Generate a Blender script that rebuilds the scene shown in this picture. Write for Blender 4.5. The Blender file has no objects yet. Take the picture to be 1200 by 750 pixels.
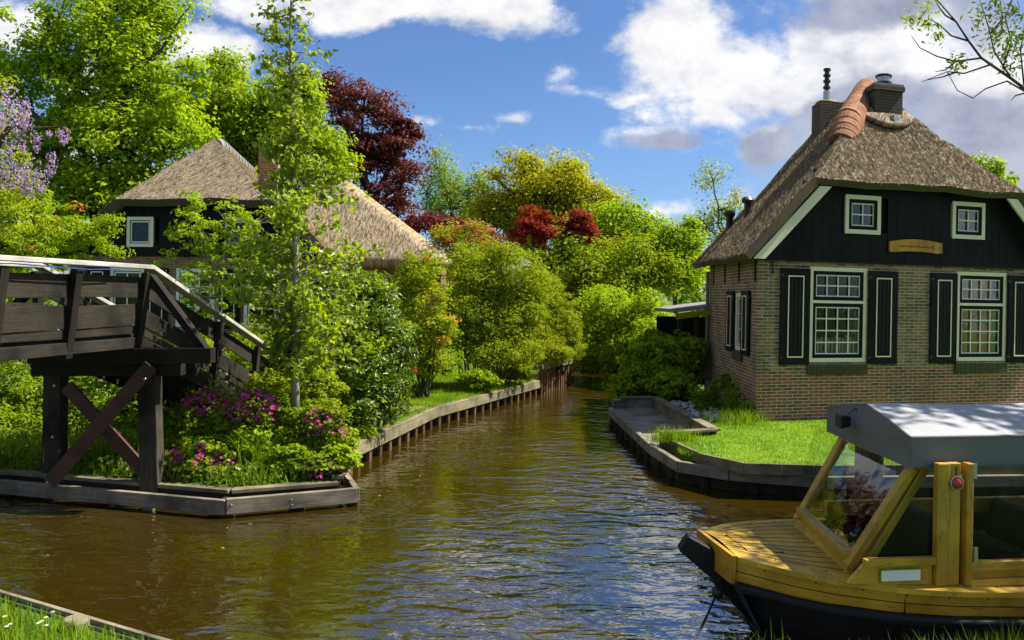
import bpy, bmesh, math, random
import numpy as np
from mathutils import Vector, noise as mnoise
random.seed(7)
RNG = np.random.default_rng(11)
SC = bpy.context.scene
COL = SC.collection
F, CAMZ, CX, HY = 950.0, 2.5, 600.0, 346.0
ROLL = math.radians(1.05)
CR, SR = math.cos(ROLL), math.sin(ROLL)

def U(px, py, D):
    """world point seen at photo pixel (px,py) at distance D along +Y"""
    u = (px-CX)/F; v = (HY-py)/F
    return Vector((D*(u*CR - v*SR), D, CAMZ + D*(u*SR + v*CR)))

def G(px, py, z):
    u = (px-CX)/F; v = (HY-py)/F
    D = (z-CAMZ)/(u*SR+v*CR)
    p = U(px, py, D); return Vector((p.x, p.y, z))

# ---------------------------------------------------------------- camera
cd = bpy.data.cameras.new('camera'); cam = bpy.data.objects.new('camera', cd); COL.objects.link(cam)
cam.location = (0, 0, CAMZ); cam.rotation_euler = (math.radians(90), -ROLL, 0)
cd.sensor_width = 36; cd.lens = 36*F/1200; cd.shift_y = -(375-HY)/1200; cd.clip_start = .05; cd.clip_end = 4000
SC.camera = cam

# ---------------------------------------------------------------- materials
def newmat(name):
    m = bpy.data.materials.new(name); m.use_nodes = True
    nt = m.node_tree; nt.nodes.clear()
    return m, nt
class N:
    """small node helper"""
    def __init__(s, nt): s.nt = nt
    def node(s, t, **kw):
        n = s.nt.nodes.new(t)
        for k, v in kw.items(): setattr(n, k, v)
        return n
    def link(s, a, b): s.nt.links.new(a, b)
    def put(s, sock, v):
        if isinstance(v, bpy.types.NodeSocket): s.link(v, sock)
        elif v is not None: sock.default_value = v
    def math(s, op, a, b=None, c=None, clamp=False):
        n = s.node('ShaderNodeMath', operation=op, use_clamp=clamp)
        s.put(n.inputs[0], a); s.put(n.inputs[1], b)
        if c is not None: s.put(n.inputs[2], c)
        return n.outputs[0]
    def noise(s, vec, scale, detail=3, rough=.55, dist=0., out=0):
        n = s.node('ShaderNodeTexNoise'); s.put(n.inputs['Vector'], vec)
        n.inputs['Scale'].default_value = scale; n.inputs['Detail'].default_value = detail
        n.inputs['Roughness'].default_value = rough; n.inputs['Distortion'].default_value = dist
        return n.outputs[out]
    def mapping(s, vec, scale=(1,1,1), loc=(0,0,0), rot=(0,0,0)):
        n = s.node('ShaderNodeMapping'); s.put(n.inputs['Vector'], vec)
        n.inputs['Scale'].default_value = scale; n.inputs['Location'].default_value = loc; n.inputs['Rotation'].default_value = rot
        return n.outputs[0]
    def ramp(s, fac, stops, interp='LINEAR'):
        n = s.node('ShaderNodeValToRGB'); n.color_ramp.interpolation = interp
        e = n.color_ramp.elements
        while len(e) < len(stops): e.new(.5)
        for i, (p, c) in enumerate(stops):
            e[i].position = p; e[i].color = (c[0], c[1], c[2], 1) if not isinstance(c, (int, float)) else (c, c, c, 1)
        s.put(n.inputs[0], fac); return n.outputs[0]
    def mix(s, fac, a, b, mode='MIX'):
        n = s.node('ShaderNodeMix', data_type='RGBA', blend_type=mode)
        s.put(n.inputs[0], fac)
        for i, v in ((6, a), (7, b)):
            if isinstance(v, tuple): v = (v[0], v[1], v[2], 1)
            s.put(n.inputs[i], v)
        return n.outputs[2]
    def smooth(s, v, a, b):
        n = s.node('ShaderNodeMapRange', interpolation_type='SMOOTHSTEP')
        s.put(n.inputs[0], v); n.inputs[1].default_value = a; n.inputs[2].default_value = b
        return n.outputs[0]
    def bump(s, h, strength=.5, dist=.02, normal=None):
        n = s.node('ShaderNodeBump'); n.inputs['Strength'].default_value = strength; n.inputs['Distance'].default_value = dist
        s.put(n.inputs['Height'], h)
        if normal: s.link(normal, n.inputs['Normal'])
        return n.outputs[0]
    def bsdf(s, col, rough=.7, normal=None, spec=.5, metal=0., coat=0.):
        n = s.node('ShaderNodeBsdfPrincipled')
        if isinstance(col, tuple): col = (col[0], col[1], col[2], 1)
        s.put(n.inputs['Base Color'], col); s.put(n.inputs['Roughness'], rough)
        n.inputs['Specular IOR Level'].default_value = spec; n.inputs['Metallic'].default_value = metal
        n.inputs['Coat Weight'].default_value = coat
        if normal: s.link(normal, n.inputs['Normal'])
        return n.outputs[0]
    def out(s, sh):
        o = s.node('ShaderNodeOutputMaterial'); s.link(sh, o.inputs[0])
    def uv(s): return s.node('ShaderNodeTexCoord').outputs['UV']
    def obj(s): return s.node('ShaderNodeNewGeometry').outputs['Position']
    def rnd(s): return s.node('ShaderNodeNewGeometry').outputs['Random Per Island']

def m_plain(name, col, rough=.6, var=.25, scale=6, bump=.2, metal=0, spec=.5, coat=0):
    m, nt = newmat(name); n = N(nt)
    v = n.noise(n.obj(), scale, 5, .6)
    c = n.mix(v, tuple(x*(1-var) for x in col), tuple(x*(1+var) for x in col))
    n.out(n.bsdf(c, rough, n.bump(n.noise(n.obj(), scale*8, 4), bump, .004), spec, metal, coat)); return m

def m_wood(name, c1, c2, rough=.75, grain=30, bump=.4, coat=0, moss=0, dirt=.5, spec=.35, wear=0):
    """c1,c2: colours along the grain streaks; UV u runs along the timber"""
    m, nt = newmat(name); n = N(nt)
    uv = n.uv(); r = n.rnd()
    off = n.node('ShaderNodeCombineXYZ'); n.put(off.inputs[0], n.math('MULTIPLY', r, 37.)); n.put(off.inputs[1], n.math('MULTIPLY', r, 19.))
    va = n.node('ShaderNodeVectorMath', operation='ADD'); n.link(uv, va.inputs[0]); n.link(off.outputs[0], va.inputs[1])
    g = n.noise(n.mapping(va.outputs[0], (1.3, grain, 1)), 1.6, 6, .65, .6)
    c = n.ramp(g, [(.25, c1), (.75, c2)])
    big = n.noise(n.obj(), 2.3, 4, .6)
    c = n.mix(n.smooth(big, .35, .75), c, tuple(x*(1-dirt) for x in c1))
    tint = n.math('MULTIPLY_ADD', r, .35, .82)
    mul = n.node('ShaderNodeCombineColor')
    for i in range(3): n.put(mul.inputs[i], tint)
    c = n.mix(1., c, mul.outputs[0], 'MULTIPLY')
    if wear:
        w1 = n.noise(n.mapping(va.outputs[0], (2.2, 9, 1)), 2.2, 6, .75, 1.2)
        c = n.mix(n.math('MULTIPLY', n.smooth(w1, .54, .66), wear), c, (.16, .075, .018))
        w2 = n.noise(n.obj(), 26., 5, .8)
        c = n.mix(n.math('MULTIPLY', n.smooth(w2, .62, .70), wear), c, (.07, .04, .018))
        w3 = n.noise(n.obj(), 3.1, 3, .6)
        c = n.mix(n.math('MULTIPLY', n.smooth(w3, .5, .7), .3*wear), c, (.66, .44, .10))
        rough = n.math('MULTIPLY_ADD', w1, .5, .18)
    if moss:
        mk = n.smooth(n.noise(n.obj(), 5, 5, .7), .5, .62)
        c = n.mix(n.math('MULTIPLY', mk, moss), c, (.10, .13, .03))
    n.out(n.bsdf(c, rough, n.bump(g, bump, .006), spec, 0, coat)); return m

def m_leaf(name, cols, trans=.45, rough=.6, patch=.4, spec=.10, pscale=.8):
    """cols: list of leaf colours picked per leaf"""
    m, nt = newmat(name); n = N(nt)
    k = len(cols)
    f = n.math('ADD', n.math('MULTIPLY', n.rnd(), 1-patch), n.math('MULTIPLY', n.smooth(n.noise(n.obj(), pscale, 2), .3, .7), patch))
    c = n.ramp(f, [((i+.0)/max(1, k-1), cc) for i, cc in enumerate(cols)])
    b = n.bsdf(c, rough, None, spec)
    t = n.node('ShaderNodeBsdfTranslucent')
    n.link(n.mix(1., c, (1.5, 1.42, .3), 'MULTIPLY'), t.inputs[0])
    ms = n.node('ShaderNodeMixShader'); ms.inputs[0].default_value = trans
    n.link(b, ms.inputs[1]); n.link(t.outputs[0], ms.inputs[2]); n.out(ms.outputs[0]); return m

def m_brick(name, c1, c2, mortar, low=None, lowz=0, dark=(.08, .07, .055)):
    m, nt = newmat(name); n = N(nt)
    uv = n.uv()
    wob = n.noise(n.obj(), 3.5, 2, out=1)
    ad = n.node('ShaderNodeVectorMath', operation='MULTIPLY_ADD'); n.link(wob, ad.inputs[0]); ad.inputs[1].default_value = (.012, .012, 0); n.link(uv, ad.inputs[2])
    def br(a, b, mo):
        t = n.node('ShaderNodeTexBrick'); n.link(ad.outputs[0], t.inputs['Vector'])
        for i, c in (('Color1', a), ('Color2', b), ('Mortar', mo)): t.inputs[i].default_value = (*c, 1)
        t.inputs['Scale'].default_value = 1; t.inputs['Brick Width'].default_value = .215; t.inputs['Row Height'].default_value = .058
        t.inputs['Mortar Size'].default_value = .0075; t.inputs['Mortar Smooth'].default_value = .25; t.inputs['Bias'].default_value = 0
        t.offset = .5
        return t
    t = br(c1, c2, mortar); col = t.outputs[0]
    if low:
        sp = n.node('ShaderNodeSeparateXYZ'); n.link(n.obj(), sp.inputs[0])
        k = n.smooth(n.math('ADD', sp.outputs[2], n.math('MULTIPLY', n.noise(n.obj(), 2., 3), .12)), lowz+.09, lowz+.03)
        col = n.mix(k, col, br(low[0], low[1], mortar).outputs[0])
    # single dark headers and stains
    vo = n.node('ShaderNodeTexVoronoi'); n.link(n.mapping(uv, (4.65, 17.2, 1)), vo.inputs['Vector']); vo.inputs['Scale'].default_value = 1
    sepc = n.node('ShaderNodeSeparateColor'); n.link(vo.outputs['Color'], sepc.inputs[0])
    dk = n.math('MULTIPLY', n.smooth(sepc.outputs[0], .55, .8), n.math('SUBTRACT', 1., t.outputs['Fac']))
    col = n.mix(n.math('MULTIPLY', dk, .75), col, dark)
    col = n.mix(n.math('MULTIPLY', n.smooth(n.noise(n.obj(), 1.3, 5, .7), .45, .75), .5), col, tuple(x*.9 for x in dark))
    h = n.math('ADD', n.math('MULTIPLY', n.math('SUBTRACT', 1., t.outputs['Fac']), 1.), n.math('MULTIPLY', n.noise(n.obj(), 60, 3), .5))
    n.out(n.bsdf(col, .85, n.bump(h, .7, .008), .25)); return m

def m_thatch(name, c1, c2, dark, scale=1.):
    m, nt = newmat(name); n = N(nt)
    uv = n.uv()
    g1 = n.noise(n.mapping(uv, (45*scale, 3.5*scale, 1)), 1., 6, .75, .5)
    g2 = n.noise(n.mapping(uv, (16, 3.2, 1)), 1., 6, .8, .8)
    c = n.ramp(g1, [(.3, c1), (.7, c2)])
    c = n.mix(n.math('MULTIPLY', n.smooth(g2, .46, .58), .85), c, dark)
    c = n.mix(n.math('MULTIPLY', n.smooth(n.noise(n.obj(), 1.1, 4, .7), .5, .7), .45), c, (.10, .10, .045))
    h = n.math('ADD', n.math('MULTIPLY', g1, .6), g2)
    n.out(n.bsdf(c, .9, n.bump(h, 1., .05), .15)); return m

def m_glass(name, tint=(.9, .95, .95), refl=1.0, clear=.85):
    m, nt = newmat(name); n = N(nt)
    t = n.node('ShaderNodeBsdfTransparent'); t.inputs[0].default_value = (tint[0]*clear, tint[1]*clear, tint[2]*clear, 1)
    g = n.node('ShaderNodeBsdfGlossy'); g.inputs['Roughness'].default_value = .02; g.inputs[0].default_value = (1, 1, 1, 1)
    n.link(n.bump(n.noise(n.obj(), 1.7, 2), .15, .05), g.inputs['Normal'])
    fr = n.node('ShaderNodeFresnel'); fr.inputs[0].default_value = 1.5
    ms = n.node('ShaderNodeMixShader'); n.put(ms.inputs[0], n.math('MULTIPLY', fr.outputs[0], refl, clamp=True)); n.link(t.outputs[0], ms.inputs[1]); n.link(g.outputs[0], ms.inputs[2])
    n.out(ms.outputs[0]); return m

M = {}
M['grey_wood'] = m_wood('weathered_grey_timber', (.15, .125, .09), (.42, .355, .255), moss=.25)
M['grey_wood_moss'] = m_wood('mossy_timber', (.15, .13, .07), (.36, .31, .18), moss=.5)
M['silver_wood'] = m_wood('silver_handrail', (.42, .39, .33), (.72, .68, .59), dirt=.3)
M['dark_wood'] = m_wood('tarred_timber', (.010, .008, .006), (.032, .026, .019), rough=.7, dirt=.4, spec=.2)
M['brown_wood'] = m_wood('dark_brown_timber', (.017, .014, .010), (.056, .046, .033), rough=.75, spec=.2)
M['post_wood'] = m_wood('weathered_black_post', (.022, .018, .013), (.10, .085, .062), rough=.8, spec=.2, grain=20)
M['red_wood'] = m_wood('reddish_brace', (.06, .022, .014), (.13, .05, .032), rough=.6)
M['pile'] = m_wood('rusty_pile', (.10, .05, .02), (.30, .17, .075), rough=.8)
M['pile_dark'] = m_wood('dark_pile', (.02, .015, .009), (.06, .045, .025), rough=.8)
M['boat_wood'] = m_wood('varnished_yellow_wood', (.52, .29, .018), (.74, .47, .045), rough=.38, grain=14, bump=.3, coat=.12, dirt=.35, spec=.45, wear=.75)
M['boat_wood2'] = m_wood('varnished_orange_wood', (.46, .22, .012), (.66, .36, .03), rough=.36, grain=16, bump=.3, coat=.12, dirt=.35, spec=.45, wear=.75)
M['sign_wood'] = m_wood('ochre_sign_board', (.50, .22, .02), (.66, .34, .05), rough=.5, grain=10, dirt=.2)
M['black_paint'] = m_plain('black_boat_paint', (.010, .010, .010), .5, .5, 5, .5, spec=.25)
M['black_clad'] = m_wood('black_painted_boards', (.005, .005, .006), (.013, .013, .014), rough=.6, grain=12, spec=.15)
M['black_metal'] = m_plain('black_metal', (.012, .012, .012), .4, .2)
M['cream'] = m_plain('cream_paint', (.90, .80, .60), .5, .08, 4, .1)
M['white_paint'] = m_plain('white_paint', (.86, .82, .72), .45, .06, 4, .1)
M['glass'] = m_glass('window_glass', clear=.92, refl=.3)
M['cabin_glass'] = m_glass('cabin_glass', clear=.85, refl=.35)
M['boat_glass'] = m_glass('boat_glass', clear=.90, refl=1.0)
M['brick'] = m_brick('yellow_brown_brick', (.40, .25, .14), (.25, .14, .085), (.57, .46, .34), ((.37, .125, .065), (.25, .095, .055)), 1.3)
M['brick_side'] = m_brick('dark_red_brick', (.36, .18, .11), (.23, .13, .085), (.58, .49, .35), ((.40, .17, .11), (.30, .13, .09)), 1.3)
M['brick_red'] = m_brick('orange_brick', (.36, .15, .07), (.26, .11, .055), (.40, .34, .26))
M['brick_dark'] = m_brick('sooty_brick', (.10, .065, .045), (.06, .045, .033), (.14, .12, .09))
M['thatch'] = m_thatch('grey_brown_thatch', (.22, .165, .10), (.64, .51, .34), (.06, .043, .025))
M['thatch_new'] = m_thatch('straw_thatch', (.60, .45, .22), (.85, .68, .38), (.36, .25, .12))
M['thatch_cut'] = m_plain('cut_reed_ends', (.085, .065, .04), .95, .6, 22, 1.)
def m_tile():
    m, nt = newmat('terracotta_tile'); n = N(nt)
    v = n.noise(n.obj(), 7., 6, .7, .5)
    c = n.ramp(v, [(.28, (.09, .05, .035)), (.42, (.26, .11, .06)), (.56, (.38, .17, .09)), (.72, (.46, .25, .14))])
    tint = n.math('MULTIPLY_ADD', n.rnd(), .35, .75); k = n.node('ShaderNodeCombineColor')
    for i in range(3): n.put(k.inputs[i], tint)
    n.out(n.bsdf(n.mix(1., c, k.outputs[0], 'MULTIPLY'), .85, n.bump(v, .8, .02), .2)); return m
M['tile'] = m_tile()
M['tarp'] = m_plain('grey_canvas', (.16, .16, .162), .75, .12, 3, .25, spec=.2)  # canopy canvas, darker grey stands in for shade on the hanging sides
M['tarp_top'] = m_plain('grey_canvas_top', (.36, .36, .36), .85, .15, 3, .25, spec=.2)  # same canvas, paler grey stands in for daylight on the top
M['steel'] = m_plain('galvanised_steel', (.4, .4, .4), .35, .2, 8, .2, metal=.9)
M['bark'] = m_wood('bark', (.06, .045, .03), (.16, .13, .09), rough=.95, grain=6, bump=1.)
M['bark_pale'] = m_wood('pale_bark', (.20, .17, .12), (.38, .34, .26), rough=.9, grain=5, bump=.8)
M['red_glass'] = m_plain('red_lamp_glass', (.35, .01, .01), .15, .1, 5, 0, coat=.5)
M['rubber'] = m_plain('dark_rope', (.03, .028, .025), .8, .2)
M['blue'] = m_plain('blue_cable', (.02, .04, .25), .5, .1)
M['curtain'] = m_plain('red_curtain', (.62, .09, .04), .9, .5, 8, .3)
M['net'] = m_plain('mauve_net_curtain', (.55, .36, .36), .9, .5, 12, .3)
M['stone'] = m_plain('pale_pebble', (.50, .49, .45), .8, .35, 9, .3)
M['slate'] = m_plain('grey_roofing', (.22, .21, .19), .8, .3, 5, .4)
M['dead_leaf'] = m_leaf('orange_dead_leaves', [(.35, .09, .02), (.45, .16, .05), (.2, .06, .02)], .2)

# ---------------------------------------------------------------- objects
def tag(o, label=None, cat=None, group=None, kind=None):
    if label: o['label'] = label
    if cat: o['category'] = cat
    if group: o['group'] = group
    if kind: o['kind'] = kind
    return o
def wloc(o):
    v = Vector((0, 0, 0))
    while o is not None: v = v + o.location; o = o.parent
    return v
def thing(name, label, cat, loc=(0, 0, 0), group=None):
    o = bpy.data.objects.new(name, None); COL.objects.link(o); o.location = loc; o.empty_display_size = .2
    return tag(o, label, cat, group)

class MB:
    def __init__(s, T=None): s.v = []; s.f = []; s.uv = []; s.T = T
    def face(s, pts, uvs=None):
        pts = [Vector(p) for p in pts]
        i = len(s.v); s.v += pts; s.f.append(tuple(range(i, i+len(pts))))
        if uvs is None:
            n = Vector((0, 0, 0))
            for k in range(1, len(pts)-1): n += (pts[k]-pts[0]).cross(pts[k+1]-pts[0])
            if n.length < 1e-12: n = Vector((0, 0, 1))
            n.normalize()
            t = Vector((0, 0, 1)).cross(n)
            t = Vector((1, 0, 0)) if t.length < .05 else t.normalized()
            b = n.cross(t)
            uvs = [(p.dot(t), p.dot(b)) for p in pts]
        s.uv.append(uvs)
    def grid(s, rows, uvr=None):
        """shared-vertex grid from rows of points"""
        i0 = len(s.v); nr, nc = len(rows), len(rows[0])
        for r in rows: s.v += [Vector(p) for p in r]
        L = [[0]*nc for _ in range(nr)]
        for a in range(nr):
            for b in range(1, nc): L[a][b] = L[a][b-1] + (Vector(rows[a][b])-Vector(rows[a][b-1])).length
        H = [0]*nr
        for a in range(1, nr): H[a] = H[a-1] + (Vector(rows[a][nc//2])-Vector(rows[a-1][nc//2])).length
        for a in range(nr-1):
            for b in range(nc-1):
                q = [(a, b), (a, b+1), (a+1, b+1), (a+1, b)]
                s.f.append(tuple(i0+x*nc+y for x, y in q)); s.uv.append([(L[x][y], H[x]) for x, y in q])
    def box(s, x0, x1, y0, y1, z0, z1):
        if x0 > x1: x0, x1 = x1, x0
        if y0 > y1: y0, y1 = y1, y0
        if z0 > z1: z0, z1 = z1, z0
        P = [(x, y, z) for z in (z0, z1) for y in (y0, y1) for x in (x0, x1)]
        for q in ((0, 2, 3, 1), (4, 5, 7, 6), (0, 1, 5, 4), (2, 6, 7, 3), (0, 4, 6, 2), (1, 3, 7, 5)): s.face([P[k] for k in q])
    def beam(s, a, b, w, h, up=(0, 0, 1), w2=None, h2=None):
        """timber from a to b, w across, h along up; UV u runs lengthwise"""
        a = Vector(a); b = Vector(b); d = (b-a).normalized(); up = Vector(up)
        if abs(d.dot(up)) > .98: up = Vector((0, 1, 0)) if abs(d.y) < .9 else Vector((1, 0, 0))
        x = d.cross(up).normalized(); y = x.cross(d).normalized(); L = (b-a).length
        w2 = w if w2 is None else w2; h2 = h if h2 is None else h2
        A = [a + x*sx*w/2 + y*sy*h/2 for sx, sy in ((-1, -1), (1, -1), (1, 1), (-1, 1))]
        B = [b + x*sx*w2/2 + y*sy*h2/2 for sx, sy in ((-1, -1), (1, -1), (1, 1), (-1, 1))]
        i = len(s.v); s.v += A+B
        o = random.random()*9; per = [0, w, w+h, 2*w+h, 2*w+2*h]
        for k in range(4):
            j = (k+1) % 4
            s.f.append((i+k, i+j, i+4+j, i+4+k)); s.uv.append([(o, per[k]), (o, per[k+1]), (o+L, per[k+1]), (o+L, per[k])])
        s.f.append((i+3, i+2, i+1, i)); s.uv.append([(0, h), (.02, h), (.02, 0), (0, 0)])
        s.f.append((i+4, i+5, i+6, i+7)); s.uv.append([(0, 0), (.02, 0), (.02, h), (0, h)])
    def tube(s, pts, r, n=8, cap=True):
        pts = [Vector(p) for p in pts]
        if not isinstance(r, (list, tuple)): r = [r]*len(pts)
        i0 = len(s.v); prev = None; L = 0; Ls = []
        for k, p in enumerate(pts):
            d = (pts[min(k+1, len(pts)-1)]-pts[max(k-1, 0)])
            if d.length < 1e-9: d = Vector((0, 0, 1))
            d.normalize()
            if prev is None: x = d.cross(Vector((.31, .17, .93)).normalized()); x = x if x.length > .1 else d.cross(Vector((1, 0, 0)))
            else: x = prev - d*prev.dot(d)
            x.normalize(); prev = x; y = d.cross(x)
            if k: L += (p-pts[k-1]).length
            Ls.append(L)
            for j in range(n):
                a = 2*math.pi*j/n; s.v.append(p + (x*math.cos(a)+y*math.sin(a))*r[k])
        for k in range(len(pts)-1):
            for j in range(n):
                j2 = (j+1) % n; c = 2*math.pi*max(r)/n
                s.f.append((i0+k*n+j, i0+k*n+j2, i0+(k+1)*n+j2, i0+(k+1)*n+j))
                s.uv.append([(Ls[k], j*c), (Ls[k], (j+1)*c), (Ls[k+1], (j+1)*c), (Ls[k+1], j*c)])
        if cap:
            s.f.append(tuple(i0+j for j in reversed(range(n)))); s.uv.append([(0, 0)]*n)
            e = i0+(len(pts)-1)*n; s.f.append(tuple(e+j for j in range(n))); s.uv.append([(0, 0)]*n)
    def prism(s, poly, z0, z1):
        """vertical prism over a ccw polygon of (x,y)"""
        n = len(poly)
        s.face([(p[0], p[1], z1) for p in poly]); s.face([(p[0], p[1], z0) for p in reversed(poly)])
        for k in range(n):
            a, b = poly[k], poly[(k+1) % n]
            s.face([(a[0], a[1], z0), (b[0], b[1], z0), (b[0], b[1], z1), (a[0], a[1], z1)])
    def sphere(s, c, rx, ry, rz, n=10, m=7):
        rows = []
        for a in range(m+1):
            th = math.pi*a/m
            rows.append([(c[0]+rx*math.sin(th)*math.cos(2*math.pi*b/n), c[1]+ry*math.sin(th)*math.sin(2*math.pi*b/n), c[2]-rz*math.cos(th)) for b in range(n+1)])
        s.grid(rows)
    def build(s, name, mat, parent=None, smooth=False, bevel=0, solid=0, merge=False, kind=None, label=None, rim=None):
        off = wloc(parent) if parent else Vector((0, 0, 0))
        V = [s.T(p) if s.T else p for p in s.v]; V = [Vector(p)-off for p in V]
        me = bpy.data.meshes.new(name); me.from_pydata([tuple(p) for p in V], [], s.f)
        ul = me.uv_layers.new(name='UVMap'); flat = [c for f in s.uv for uv in f for c in uv]
        ul.data.foreach_set('uv', flat)
        if merge:
            bm = bmesh.new(); bm.from_mesh(me); bmesh.ops.remove_doubles(bm, verts=bm.verts, dist=1e-4); bmesh.ops.recalc_face_normals(bm, faces=bm.faces); bm.to_mesh(me); bm.free()
        if smooth: me.polygons.foreach_set('use_smooth', [True]*len(me.polygons))
        me.materials.append(mat if not isinstance(mat, str) else M[mat]); me.update()
        o = bpy.data.objects.new(name, me); COL.objects.link(o)
        if parent: o.parent = parent
        if solid and rim:
            me.materials.append(M[rim])
        if solid:
            md = o.modifiers.new('solid', 'SOLIDIFY'); md.thickness = solid; md.offset = -1; md.use_even_offset = False
            if rim:
                md.material_offset_rim = 1; es = o.modifiers.new('edges', 'EDGE_SPLIT'); es.split_angle = math.radians(50)
        if bevel:
            md = o.modifiers.new('bevel', 'BEVEL'); md.width = bevel; md.segments = 2; md.limit_method = 'ANGLE'; md.angle_limit = math.radians(40)
        if kind: o['kind'] = kind
        if label: o['label'] = label
        return o

def raw_mesh(name, V, tris, mat, parent=None, smooth=False):
    """fast mesh from numpy arrays (all triangles)"""
    if parent: V = V - np.array(wloc(parent))
    me = bpy.data.meshes.new(name); nv, nf = len(V), len(tris)
    me.vertices.add(nv); me.vertices.foreach_set('co', V.astype(np.float32).ravel())
    me.loops.add(nf*3); me.loops.foreach_set('vertex_index', tris.astype(np.int32).ravel())
    me.polygons.add(nf); me.polygons.foreach_set('loop_start', np.arange(0, nf*3, 3, dtype=np.int32)); me.polygons.foreach_set('loop_total', np.full(nf, 3, dtype=np.int32))
    if smooth: me.polygons.foreach_set('use_smooth', np.ones(nf, dtype=bool))
    me.update(calc_edges=True); me.materials.append(M[mat] if isinstance(mat, str) else mat)
    o = bpy.data.objects.new(name, me); COL.objects.link(o)
    if parent: o.parent = parent
    return o
def nrm(a): return a/np.maximum(np.linalg.norm(a, axis=1, keepdims=True), 1e-9)
def leaf_arrays(P, Nn, L, W, fold=.18, axis=None):
    n = len(P); Nn = nrm(Nn)
    a = axis if axis is not None else RNG.normal(size=(n, 3))
    a = nrm(a - Nn*np.sum(a*Nn, axis=1, keepdims=True)); b = np.cross(Nn, a)
    L = (L*RNG.uniform(.45, 1.4, n))[:, None] if np.isscalar(L) else L[:, None]
    W = L*W
    V = np.empty((n, 4, 3)); V[:, 0] = P-a*L*.5; V[:, 1] = P-b*W*.5+Nn*W*fold-a*L*.05; V[:, 2] = P+a*L*.5-Nn*L*.08; V[:, 3] = P+b*W*.5+Nn*W*fold-a*L*.05
    base = np.arange(n)[:, None]*4
    T = np.concatenate([base+np.array([[0, 1, 2]]), base+np.array([[0, 2, 3]])], axis=1).reshape(-1, 3)
    return V.reshape(-1, 3), T
def leaves(name, P, Nn, L, W, mat, parent, fold=.18, axis=None):
    V, T = leaf_arrays(np.asarray(P, float), np.asarray(Nn, float), L, W, fold, axis)
    return raw_mesh(name, V, T, mat, parent)

# ---------------------------------------------------------------- vegetation helpers
def LB(px, py, D, r, ry=None, rd=None):
    """crown lobe: centre through photo pixel at distance D, radii given in photo pixels"""
    k = D/F; ry = ry or r; rd = rd or r
    return (np.array(U(px, py, D)), np.array([r*k, rd*k, ry*k]))

def clumps(lobes, nclump, nleaf, rc, flat=.6, inner=.35, up=.6, rnd=.45, zmin=None):
    C = np.array([l[0] for l in lobes]); R = np.array([l[1] for l in lobes])
    w = np.prod(R, axis=1)**.66; w = w/w.sum()
    idx = RNG.choice(len(lobes), nclump, p=w)
    d = nrm(RNG.normal(size=(nclump, 3)))
    rad = (inner**2+(1-inner**2)*RNG.random(nclump))**.5
    rad = rad*RNG.uniform(.78, 1.14, nclump)*np.where(RNG.random(nclump) < .12, RNG.uniform(1.05, 1.38, nclump), 1)
    cc = C[idx]+d*R[idx]*rad[:, None]
    if zmin is not None: cc[:, 2] = np.maximum(cc[:, 2], zmin+RNG.random(nclump)*.1)
    size = rc*RNG.uniform(.55, 1.35, nclump)
    o = nrm(RNG.normal(size=(nclump, nleaf, 3)).reshape(-1, 3)).reshape(nclump, nleaf, 3)
    rr = RNG.random((nclump, nleaf, 1))**.5
    off = o*rr*np.array([1, 1, flat])
    P = cc[:, None, :]+off*size[:, None, None]
    Nn = o*.5+np.array([0, 0, up])+d[:, None, :]*.35+RNG.normal(size=o.shape)*rnd
    return P.reshape(-1, 3), Nn.reshape(-1, 3), cc, idx

def limb(mb, a, b, r0, r1, seg=5, n=6, sag=.12, wob=.06):
    a = Vector(a); b = Vector(b); L = (b-a).length; pts = []; rs = []
    for k in range(seg+1):
        t = k/seg; p = a.lerp(b, t)
        p.z += -sag*L*math.sin(math.pi*t)*.6
        if 0 < k < seg: p += Vector((random.uniform(-1, 1), random.uniform(-1, 1), random.uniform(-1, 1)))*L*wob*.6
        pts.append(p); rs.append(r0+(r1-r0)*t**.8)
    mb.tube(pts, rs, n)

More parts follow.
